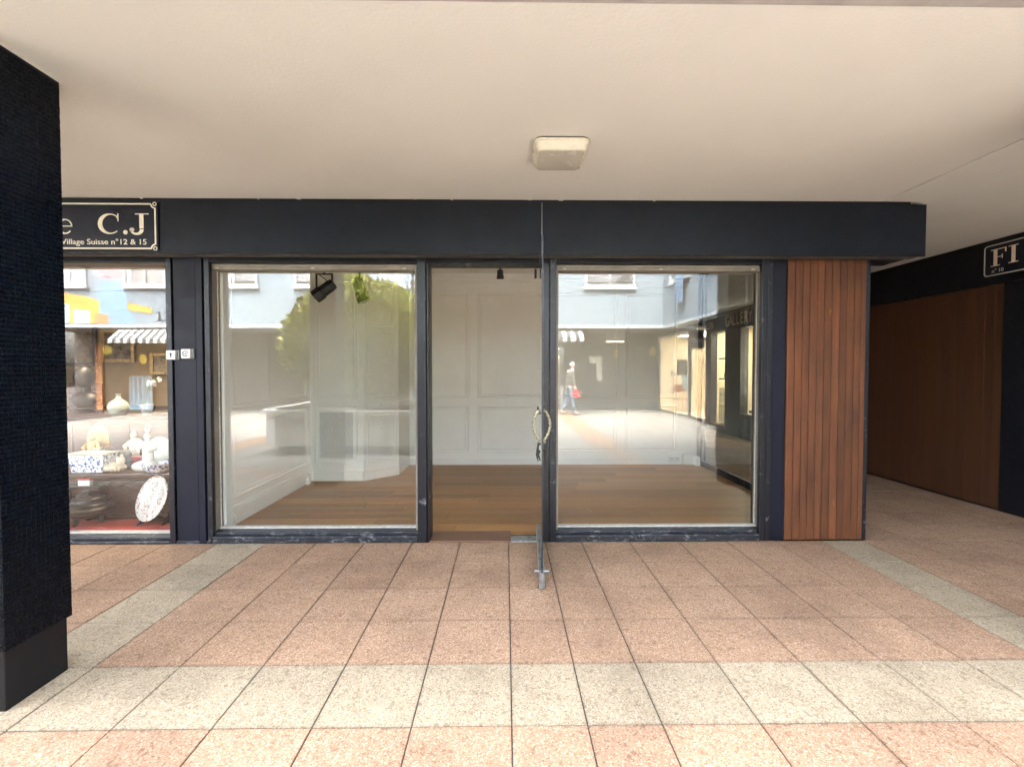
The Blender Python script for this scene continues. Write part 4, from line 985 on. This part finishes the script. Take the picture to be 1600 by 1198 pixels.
# ================================================================== THE COURT BEHIND THE CAMERA (seen mirrored in the glass)
YO, XS = -6.90, 5.05          # faces of the opposite and the side building
def window_unit(t, x0, x1, z0, z1, along, face, out, room='room_dark', curtain=0):
    """casement in a wall; along 'x' or 'y'; out = +1/-1 towards the court"""
    def bb(m, a0, a1, d0, d1, c0, c1):
        p, q = sorted((face + out * d0, face + out * d1))
        return m.box(a0, a1, p, q, c0, c1) if along == 'x' else m.box(p, q, a0, a1, c0, c1)
    wn = bb(MB(), x0 + .06, x1 - .06, .004, .012, z0 + .06, z1 - .06).build('window', room, t)
    m = MB(); fw = .065
    for a in ((x0, x0 + fw, z0, z1), (x1 - fw, x1, z0, z1), (x0 + fw, x1 - fw, z0, z0 + fw), (x0 + fw, x1 - fw, z1 - fw, z1), ((x0 + x1) / 2 - .03, (x0 + x1) / 2 + .03, z0 + fw, z1 - fw)): bb(m, a[0], a[1], .003, .07, a[2], a[3])
    m.build('window_frame', 'sash', wn, .004)
    bb(MB(), x0 + .065, x1 - .065, .035, .041, z0 + .06, z1 - .06).build('pane', 'window_glass', wn)
    bb(MB(), x0 - .04, x1 + .04, .003, .11, z0 - .10, z0 - .001).build('sill', 'stucco_trim', wn, .006)
    if curtain:
        m = MB(); n = 14; a0, a1 = x0 + .08, x0 + .08 + (x1 - x0 - .16) * curtain; pts = []
        for i in range(n * 4 + 1): pts.append((a0 + (a1 - a0) * i / (n * 4), .022 + .006 * math.sin(i * math.pi / 2)))
        for i in range(len(pts) - 1):
            p, q = pts[i], pts[i + 1]
            vv = []
            for (u, d) in (p, q):
                for z in (z0 + .07, z1 - .07): vv.append((u, face + out * d, z) if along == 'x' else (face + out * d, u, z))
            m.add(vv, [(0, 2, 3, 1)])
        m.build('curtain', 'curtain', wn)
ob = thing('opposite_building', 'white rendered building across the court, mirrored in the shop windows', 'building', (-4, YO, ZC))
B('wall', 'stucco', [(-16, XS + .001, YO - .3, YO, ZC + .1, 5.55)], ob, 0)
B('edge_band', 'stucco_trim', [(-16, XS + .001, YO - .3, YO + .02, ZC, ZC + .099)], ob, .006)
B('arcade_soffit', 'stucco', [(-16, XS + 3, YO - 4, YO - .301, ZC + .05, ZC + .3)], ob, 0)
for a, b_, r_, cu in ((2.53, 4.13, 'room_dark', 0), (-9.31, -7.84, 'room_dark', .4), (-6.68, -5.22, 'room_dark', 0), (-4.00, -2.52, 'pale_blue', 0), (-1.30, .25, 'room_dark', .3), (-14.2, -13.2, 'room_dark', 1), (-12.02, -10.7, 'room_dark', .12)):
    window_unit(ob, a, b_, 4.15, 5.35, 'x', YO, 1, r_, cu)
sd = thing('side_building', 'white rendered wing on the right of the court, mirrored in the right window', 'building', (XS, -3, ZC))
B('wall', 'stucco', [(XS, XS + .3, YO + .0, 1.75, ZC + .06, 5.55)], sd, 0)
B('edge_band', 'stucco_trim', [(XS - .02, XS + .3, YO + .02, 1.75, ZC - .02, ZC + .059)], sd, .006)
B('arcade_soffit', 'stucco', [(XS + .301, XS + 4, YO, 1.75, ZC + .05, ZC + .3)], sd, 0)
for a, b_ in ((-6.15, -4.65), (-3.45, -1.9)): window_unit(sd, a, b_, 4.12, 5.35, 'y', XS, -1)
bn = thing('blue_banner', 'light blue cloth hanging below a window of the side wing', 'banner', (XS - .12, -5.1, 3.4))
m = MB(); vs = []; n = 8
for i in range(n + 1):
    for j in range(9): vs.append((XS - .125 - .02 * math.sin(i * .9 + j * .5), -5.42 + .62 * i / n - .10 * j / 8, 4.20 - .86 * j / 8 + .03 * math.sin(i * 1.3) * (j == 8)))
m.add(vs, [(i * 9 + j, (i + 1) * 9 + j, (i + 1) * 9 + j + 1, i * 9 + j + 1) for i in range(n) for j in range(8)]); bo = m.build('cloth', 'blue_cloth', bn, smooth=True)
so_ = bo.modifiers.new('thickness', 'SOLIDIFY'); so_.thickness = .006

# mural on the opposite wall, far left
mu = thing('painted_mural', 'coloured wall painting of yellow houses under blue and pink sky, mirrored far left', 'mural', (-12.8, YO, 3))
def flat(name, pts, mat, d0=.003, d1=.010): return MB().prism(pts, lambda u, v: (u, YO + d0, v), lambda u, v: (u, YO + d1, v)).build(name, mat, mu)
flat('sky_field', [(-12.83, 2.96), (-11.72, 2.96), (-12.05, 4.05), (-12.08, 4.36), (-12.83, 4.36)], 'sky_blue_paint')
flat('pink_field', [(-12.83, 4.361), (-12.08, 4.361), (-12.08, 5.6), (-12.83, 5.6)], 'pink_paint')
flat('house', [(-14.3, 2.96), (-12.831, 2.96), (-12.831, 3.66), (-13.3, 3.82), (-14.3, 3.99)], 'yellow_paint')
flat('house', [(-11.95, 3.40), (-11.2, 3.25), (-11.2, 3.45), (-11.95, 3.62)], 'yellow_paint', .011, .016)
flat('house', [(-12.98, 2.97), (-12.55, 2.97), (-12.55, 3.22), (-12.98, 3.30)], 'orange_paint', .011, .016)
flat('painted_door', [(-14.05, 2.97), (-13.75, 2.97), (-13.75, 3.55), (-14.05, 3.60)], 'pale_blue', .011, .016)
flat('painted_door', [(-13.62, 2.97), (-13.12, 2.97), (-13.12, 3.35), (-13.62, 3.42)], 'pale_blue', .011, .016)
flat('painted_frame', [(-13.52, 2.98), (-13.24, 2.98), (-13.24, 3.28), (-13.52, 3.32)], 'awning_white', .017, .020)

# shops under the opposite arcade
oa = thing('opposite_shopfronts', 'dark shopfronts under the arcade across the court, mirrored in the glass', 'shopfront', (-4, -9.5, 0))
B('wall', 'arcade_dark', [(-16, 1.25, -9.7, -9.5, 0, ZC + .049), (2.2, 5.74, -9.7, -9.5, 0, ZC + .049), (1.25, 2.2, -9.7, -9.5, 2.35, ZC + .049)], oa, 0)
B('upper_band', 'shop_brown', [(-12, 1.2, -9.499, -9.47, 2.35, ZC + .04)], oa, 0)
m = MB()
for x_ in (-10.4, -8.9, -6.0, -3.0, -.6, 3.05, 4.9): m.box(x_, x_ + .09, -9.499, -9.44, .001, 2.34)
m.build('shop_posts', 'shop_frame', oa)['kind'] = 'stuff'
B('lit_recess', 'lit_wall', [(1.25, 2.2, -11.0, -10.9, 0, 2.35)], oa, 0)
B('display_case', 'white_plastic', [(3.15, 3.62, -9.499, -9.42, 1.75, 2.02), (3.42, 3.62, -9.499, -9.42, 1.1, 1.749)], oa, .004)
B('lit_ceiling', 'light_panel', [(1.4, 2.05, -10.8, -9.9, 2.30, 2.33)], oa, 0)
for i in range(5):
    MB().prism([(-.05, 0), (.05, 0), (.03, .5), (-.03, .5)], lambda u, v: (1.42 + i * .12, -10.2 + u, 1.0 + v + .05 * (i % 2)), lambda u, v: (1.46 + i * .12, -10.2 + u, 1.0 + v + .05 * (i % 2))).build('garment', ['rust_brown', 'orange_paint', 'coat'][i % 3], oa, .01)
def awning(x0, x1, y0, y1, z0, z1, label, n, skew=.0):
    t = thing('awning', label, 'awning', ((x0 + x1) / 2, y0, z0))
    wd = (x1 - x0) / n
    for i in range(n):
        a = x0 + i * wd
        m = MB(); th = .01
        m.add([(a, y0, z1), (a + wd, y0, z1), (a + wd + skew, y1, z0), (a + skew, y1, z0), (a, y0, z1 + th), (a + wd, y0, z1 + th), (a + wd + skew, y1, z0 + th), (a + skew, y1, z0 + th)],
              [(0, 3, 2, 1), (4, 5, 6, 7), (0, 1, 5, 4), (1, 2, 6, 5), (2, 3, 7, 6), (3, 0, 4, 7)])
        m.box(a + skew + .001, a + wd + skew - .001, y1 - .005, y1 + .005, z0 - .12, z0)
        m.build('awning_stripe', 'awning_white' if i % 2 == 0 else 'awning_grey', t)
awning(-12.2, -9.5, -6.86, -6.2, 2.42, 2.76, 'white and grey striped awning below the mural, mirrored far left', 24, .20)
awning(1.25, 2.45, -6.86, -6.5, 2.50, 2.72, 'short striped awning above the passer-by, mirrored in the right window', 9)
# left shop across the court: pale blue curtain, discs
lc = thing('blue_curtain', 'pale blue curtain in a shop door across the court, mirrored far left', 'curtain', (-13.5, -9.4, 0))
m = MB()
for i in range(24):
    a = -13.95 + i * .036; m.add([(a, -9.42 + .02 * math.sin(i * 1.4), .02), (a + .036, -9.42 + .02 * math.sin(i * 1.4 + 1.4), .02), (a + .036, -9.42 + .02 * math.sin(i * 1.4 + 1.4), 1.28), (a, -9.42 + .02 * math.sin(i * 1.4), 1.28)], [(0, 1, 2, 3)])
m.build('cloth', 'pale_blue', lc)
op = tag(B('orange_post', 'orange_paint', [(-15.15, -14.92, -9.499, -9.40, .001, 2.5)], None, .01), 'orange painted post beside the shop door across the court, far left', 'post')
def disc(x, z, label, rot, y=-9.40, rx=.17):
    m = MB(); M = Matrix.Translation((x, y, z)) @ Matrix.Rotation(rot, 4, 'Z')
    m.prism(arc(0, 0, rx, .17, 0, 360, 28)[:-1], lambda u, v: M @ Vector((u, 0, v)), lambda u, v: M @ Vector((u, .006, v)))
    o = m.build('yellow_disc', 'yellow_sticker'); tag(o, label, 'sticker', 'yellow discs on the shops across the court')
disc(-14.7, 2.24, 'round yellow disc near the orange post, mirrored far left', 0)
disc(-13.4, 1.90, 'round yellow disc above the pale blue curtain, mirrored far left', 0, rx=.14)
disc(4.13, 2.10, 'narrow yellow disc below the lit tube, mirrored in the right window', R(68))
disc(5.45, 2.18, 'larger yellow disc at the corner of the court, mirrored in the right window', R(62), -9.2)
tb = thing('tube_lamp', 'lit tube lamp under the opposite arcade, mirrored in the right window', 'lamp', (4.1, -9.2, 2.5))
MB().tube([(3.75, -9.2, 2.545), (4.38, -9.2, 2.545)], .022, 10).build('tube', 'tube_bulb', tb); B('housing', 'sash', [(3.72, 4.41, -9.23, -9.17, 2.57, ZC + .045)], tb, 0)

# bright room under the side wing
br = thing('lit_showroom', 'bright cream showroom under the side wing, mirrored in the right window', 'room', (7, -7.2, 0))
B('room_wall', 'lit_wall', [(7.9, 8.0, -9.4, -5.2, 0, 2.7), (5.76, 7.9, -9.45, -9.35, 0, 2.7), (5.76, 7.9, -5.25, -5.15, 0, 2.7)], br, 0)
B('room_floor', 'lit_wall', [(5.7, 7.9, -9.35, -5.25, -.05, .006)], br, 0)
B('room_ceiling', 'sash', [(5.7, 7.9, -9.35, -5.25, 2.7, 2.78)], br, 0)
B('light_panel', 'light_panel', [(6.2, 7.4, -8.6, -6.0, 2.685, 2.698)], br, 0)
B('shop_post', 'shop_frame', [(5.70, 5.78, -9.34, -9.28, .007, 2.699)], br, 0)
B('shop_post', 'shop_frame', [(5.70, 5.78, -6.45, -6.35, .007, 2.699)], br, 0)
B('base_rail', 'shop_frame', [(5.70, 5.78, -9.27, -5.26, .007, .06)], br, 0)
B('picture', 'coat', [(6.42, 6.80, -9.349, -9.32, 1.33, 1.88)], br, 0); B('picture', 'pale_blue', [(6.60, 6.80, -9.349, -9.33, .72, 1.329)], br, 0); B('picture', 'grey_stone', [(6.2, 6.36, -9.349, -9.30, 1.30, 1.44)], br, .02)
dk = thing('dark_arcade_wall', 'dark wall under the side wing nearer the storefront', 'wall', (5.76, -2, 0))
B('wall', 'arcade_dark', [(5.70, 5.9, -5.14, 1.75, 0, ZC + .045)], dk, 0)
cc = thing('cafe_chair', 'small round-backed chair in the bright showroom, mirrored in right window', 'chair', (6.3, -8.70, 0))
B('seat', 'rust_brown', [(6.1, 6.5, -8.90, -8.50, .44, .47)], cc, .015)
for x_ in (6.12, 6.46):
    for y_ in (-8.88, -8.54): MB().tube([(x_, y_, .007), (x_ + .01, y_, .45)], .013, 6).build('leg', 'rust_brown', cc)
MB().tube([(6.12, -8.88, .46), (6.08, -8.90, .85)], .012, 6).build('back_post', 'rust_brown', cc); MB().tube([(6.46, -8.88, .46), (6.5, -8.90, .85)], .012, 6).build('back_post', 'rust_brown', cc)
MB().ball((6.3, -8.90, .82), .2, 16, 8, (1, .12, .7)).build('backrest', 'rust_brown', cc, smooth=True)
hs_ = thing('hanging_sign', 'small dark hanging sign with two white lines under the side wing', 'sign', (5.3, -5.2, 2.1))
B('sign_board', 'shop_frame', [(5.22, 5.62, -5.10, -5.07, 2.10, 2.62)], hs_, .003); B('bracket', 'shop_frame', [(5.34, 5.37, -5.095, -5.075, 2.621, ZC + .045)], hs_, 0)
text('sign_lettering', 'LE\nVILLAGE\nSUISSE', .085, 'letter_white', Matrix.Translation((5.42, -5.066, 2.40)) @ Matrix.Rotation(R(180), 4, 'Z') @ Matrix.Rotation(R(90), 4, 'X'), hs_, .002, 1.0, 'CENTER')

# planter and clipped tree
pl = thing('concrete_planter', 'long pale concrete planter in the court, mirrored in the left window', 'planter', (-2.7, -1.3, 0))
PO = [(-4.34, -.35), (-3.95, .12), (-1.25, .12), (-.95, -.2), (-.95, -2.6), (-1.3, -2.9), (-3.95, -2.9), (-4.34, -2.5)]
def sc_poly(s): 
    cx, cy = -2.64, -1.39; return [(cx + (x - cx) * s, cy + (y - cy) * s) for x, y in PO]
m = MB(); lv = [(sc_poly(.985), .16), (sc_poly(1.0), .18), (sc_poly(1.0), .66), (sc_poly(1.025), .68), (sc_poly(1.025), .775), (sc_poly(.93), .775), (sc_poly(.93), .66)]
vs = []; fs = []
for p, z in lv: vs += [(x, y, z) for x, y in p]
for i in range(len(lv) - 1):
    for j in range(8): fs.append((i * 8 + j, i * 8 + (j + 1) % 8, (i + 1) * 8 + (j + 1) % 8, (i + 1) * 8 + j))
fs.append(tuple(range(8))); m.add(vs, fs).build('tub', 'concrete', pl, .006)
MB().prism(sc_poly(.9), lambda u, v: (u, v, .001), lambda u, v: (u, v, .158)).build('recessed_base', 'plinth_black', pl)
MB().prism(sc_poly(.925), lambda u, v: (u, v, .50), lambda u, v: (u, v, .69)).build('soil', 'soil', pl)
tr = thing('clipped_tree', 'dense dome-shaped evergreen in the concrete planter, mirrored in left window', 'tree', (-2.9, -1.45, .69))
m = MB(); m.tube([(-2.9, -1.45, .69), (-2.88, -1.44, 1.1), (-2.92, -1.47, 1.7), (-2.9, -1.45, 2.5)], [.11, .085, .06, .03], 10)
for k in range(9):
    a = k * 2.4; z = .95 + .14 * k; m.tube([(-2.9, -1.45, z), (-2.9 + .5 * math.cos(a), -1.45 + .5 * math.sin(a), z + .35), (-2.9 + 1.05 * math.cos(a), -1.45 + 1.0 * math.sin(a), z + .55)], [.035, .022, .008], 6)
m.build('trunk', 'bark', tr, smooth=True)
rs = np.random.RandomState(4); N = 17000
dirs = rs.normal(size=(N, 3)); dirs /= np.linalg.norm(dirs, axis=1)[:, None]
lob = rs.normal(size=(150, 3)); lob /= np.linalg.norm(lob, axis=1)[:, None]
d_ = (dirs @ lob.T).max(1); bump_ = .84 + .18 * np.clip((d_ - .93) / .07, 0, 1)
rad = bump_ * (1 - .34 * rs.rand(N) ** 2.2)
zz = dirs[:, 2]; prof = np.where(zz < 0, 1 - .38 * (-zz) ** 1.2, 1 - .10 * zz)
C_ = np.stack([-2.93 + dirs[:, 0] * rad * 1.55 * prof, -1.45 + dirs[:, 1] * rad * 1.40 * prof, 1.86 + zz * rad * np.where(zz > 0, 1.47, 1.12)], 1)
ax = dirs * .8 + rs.normal(size=(N, 3)) * .5 + np.array([0, 0, .5]); ax /= np.linalg.norm(ax, axis=1)[:, None]
sd_ = np.cross(ax, rs.normal(size=(N, 3))); sd_ /= np.linalg.norm(sd_, axis=1)[:, None]
Ls = (.10 + .09 * rs.rand(N))[:, None]; Ws = (.022 + .016 * rs.rand(N))[:, None]
V = np.stack([C_, C_ + ax * Ls * .5 + sd_ * Ws, C_ + ax * Ls, C_ + ax * Ls * .5 - sd_ * Ws], 1).reshape(-1, 3)
me = bpy.data.meshes.new('crown'); me.from_pydata(V.tolist(), [], np.arange(4 * N).reshape(-1, 4).tolist()); me.materials.append(MATS['leaves']); me.update()
cr_ = bpy.data.objects.new('crown', me); COL.objects.link(cr_); put(cr_, tr)

# street lamp with globes
sl = thing('street_lamp', 'dark iron street lamp with scrolled arms and white globes behind the tree', 'street lamp', (-2.45, -4.3, 0))
lx, ly = -2.45, -4.3
MB().lathe([(.16, 0), (.16, .10), (.11, .18), (.075, .5), (.06, .55), (.045, 1.2), (.04, 3.0), (.055, 3.05), (.035, 3.1), (.03, 3.95), (.05, 4.0), (.012, 4.12), (.004, 4.25)], (lx, ly, .001), 16).build('post', 'lamp_iron', sl, smooth=True)
for k, a in enumerate((20, 110, 200, 290)):
    ca, sa = math.cos(R(a)), math.sin(R(a))
    pts = [(.03, 3.55), (.07, 3.80), (.16, 3.93), (.26, 3.90), (.31, 3.78), (.28, 3.66), (.22, 3.62), (.19, 3.68), (.215, 3.73)]
    ar = MB().tube([(lx + ca * r, ly + sa * r, z) for r, z in pts], .011, 8).build('arm', 'lamp_iron', sl, smooth=True)
    MB().tube([(lx + ca * .27, ly + sa * .27, 3.67), (lx + ca * .27, ly + sa * .27, 3.55)], .014, 8).build('rod', 'lamp_iron', ar)
    MB().lathe([(.03, .13), (.05, .10), (.06, .06), (.12, .02), (.15, -.01), (.13, 0)], (lx + ca * .27, ly + sa * .27, 3.46), 14).build('cap', 'lamp_iron', ar, smooth=True)
    MB().ball((lx + ca * .27, ly + sa * .27, 3.36), .115, 18, 12).build('globe', 'globe', ar, smooth=True)

# the passer-by
pe = thing('person', 'person in dark coat and pale scarf with red bag, mirrored in right window', 'person', (2.1, -7.25, 0))
def skin_body(name, verts, edges, radii, mat, parent, root=0, sub=2):
    me = bpy.data.meshes.new(name); me.from_pydata(verts, edges, []); me.materials.append(MATS[mat])
    o = bpy.data.objects.new(name, me); COL.objects.link(o)
    sk = o.modifiers.new('skin', 'SKIN'); sv = me.skin_vertices[0].data
    for i, r in enumerate(radii): sv[i].radius = r if isinstance(r, tuple) else (r, r)
    sv[root].use_root = True
    s_ = o.modifiers.new('sub', 'SUBSURF'); s_.levels = sub; s_.render_levels = sub
    put(o, parent)
    for p in me.polygons: p.use_smooth = True
    return o
X0, Y0 = 2.1, -7.25
def q(x, y, z): return (X0 + x, Y0 + y, z)
V_ = [q(0, 0, .93), q(.01, 0, 1.10), q(.03, 0, 1.28), q(.05, 0, 1.42), q(.07, 0, 1.50), q(.10, 0, 1.57), q(.11, 0, 1.68),
      q(.05, .17, 1.40), q(.04, .24, 1.15), q(.13, .23, .93), q(.18, .23, .86),
      q(.05, -.17, 1.40), q(-.01, -.24, 1.15), q(.05, -.23, .92), q(.09, -.23, .85),
      q(.03, .10, .88), q(.10, .10, .50), q(.16, .10, .10), q(.30, .10, .05),
      q(-.02, -.10, .88), q(-.06, -.10, .50), q(-.24, -.10, .14), q(-.10, -.10, .06)]
E_ = [(0, 1), (1, 2), (2, 3), (3, 4), (4, 5), (5, 6), (3, 7), (7, 8), (8, 9), (9, 10), (3, 11), (11, 12), (12, 13), (13, 14), (0, 15), (15, 16), (16, 17), (17, 18), (0, 19), (19, 20), (20, 21), (21, 22)]
Rr_ = [(.15, .13), (.15, .13), (.15, .13), (.12, .11), .06, .085, .075, .075, .055, .045, .04, .075, .055, .045, .04, .095, .07, .05, .04, .095, .07, .05, .04]
skin_body('body', V_, E_, Rr_, 'skin', pe)
Vc = [q(.01, 0, .80), q(.01, 0, .95), q(.01, 0, 1.12), q(.03, 0, 1.30), q(.05, 0, 1.42), q(.05, .18, 1.40), q(.04, .25, 1.15), q(.12, .24, .96), q(.05, -.18, 1.40), q(-.01, -.25, 1.15), q(.045, -.24, .95)]
skin_body('coat', Vc, [(0, 1), (1, 2), (2, 3), (3, 4), (4, 5), (5, 6), (6, 7), (4, 8), (8, 9), (9, 10)], [(.21, .19), (.20, .18), (.19, .17), (.18, .16), (.13, .13), .095, .075, .062, .095, .075, .062], 'coat', pe)
Vt = [q(0, 0, .86), q(.03, .10, .80), q(.10, .10, .50), q(.15, .10, .12), q(-.02, -.10, .80), q(-.06, -.10, .50), q(-.22, -.10, .16)]
skin_body('jeans', Vt, [(0, 1), (1, 2), (2, 3), (0, 4), (4, 5), (5, 6)], [.14, .105, .082, .07, .105, .082, .07], 'jeans', pe)
for (a, b_) in (((.13, .10, .07), (.33, .10, .045)), ((-.25, -.10, .09), (-.08, -.10, .05))):
    MB().tube([q(*a), q((a[0] + b_[0]) / 2, a[1], .06), q(*b_)], [.055, .052, .035], 10).build('shoe', 'shoe', pe, smooth=True)
m = MB(); m.ball(q(.095, 0, 1.675), .098, 16, 10, (1, .95, 1.05)); m.build('hair', 'hair_grey', pe, smooth=True)
m = MB(); m.tube([q(-.02, .0, 1.42), q(.0, .10, 1.46), q(.10, .10, 1.48), q(.15, 0, 1.46), q(.10, -.10, 1.48), q(0, -.10, 1.46), q(-.02, 0, 1.42)], .045, 8); m.ball(q(-.04, 0, 1.44), .09, 12, 8, (.7, 1.3, .7)); m.build('scarf', 'scarf', pe, smooth=True)
rb = thing('red_bag', 'small red bag held by the passer-by in the right window', 'bag', q(.2, .23, .60))
frus(MB(), X0 + .19, Y0 + .25, .10, .035, .13, .05, .60, .80).build('bag_body', 'red_bag', rb, .01); MB().tube([q(.11, .25, .80), q(.14, .25, .86), q(.20, .25, .87), q(.24, .25, .80)], .008, 6).build('bag_handle', 'red_bag', rb)
bp = tag(MB().ball(q(-.235, 0, 1.18), .17, 16, 10, (.5, .85, 1.25)).build('backpack', 'shoe', None, smooth=True), 'dark rounded backpack on the passer-by in the right window', 'backpack')
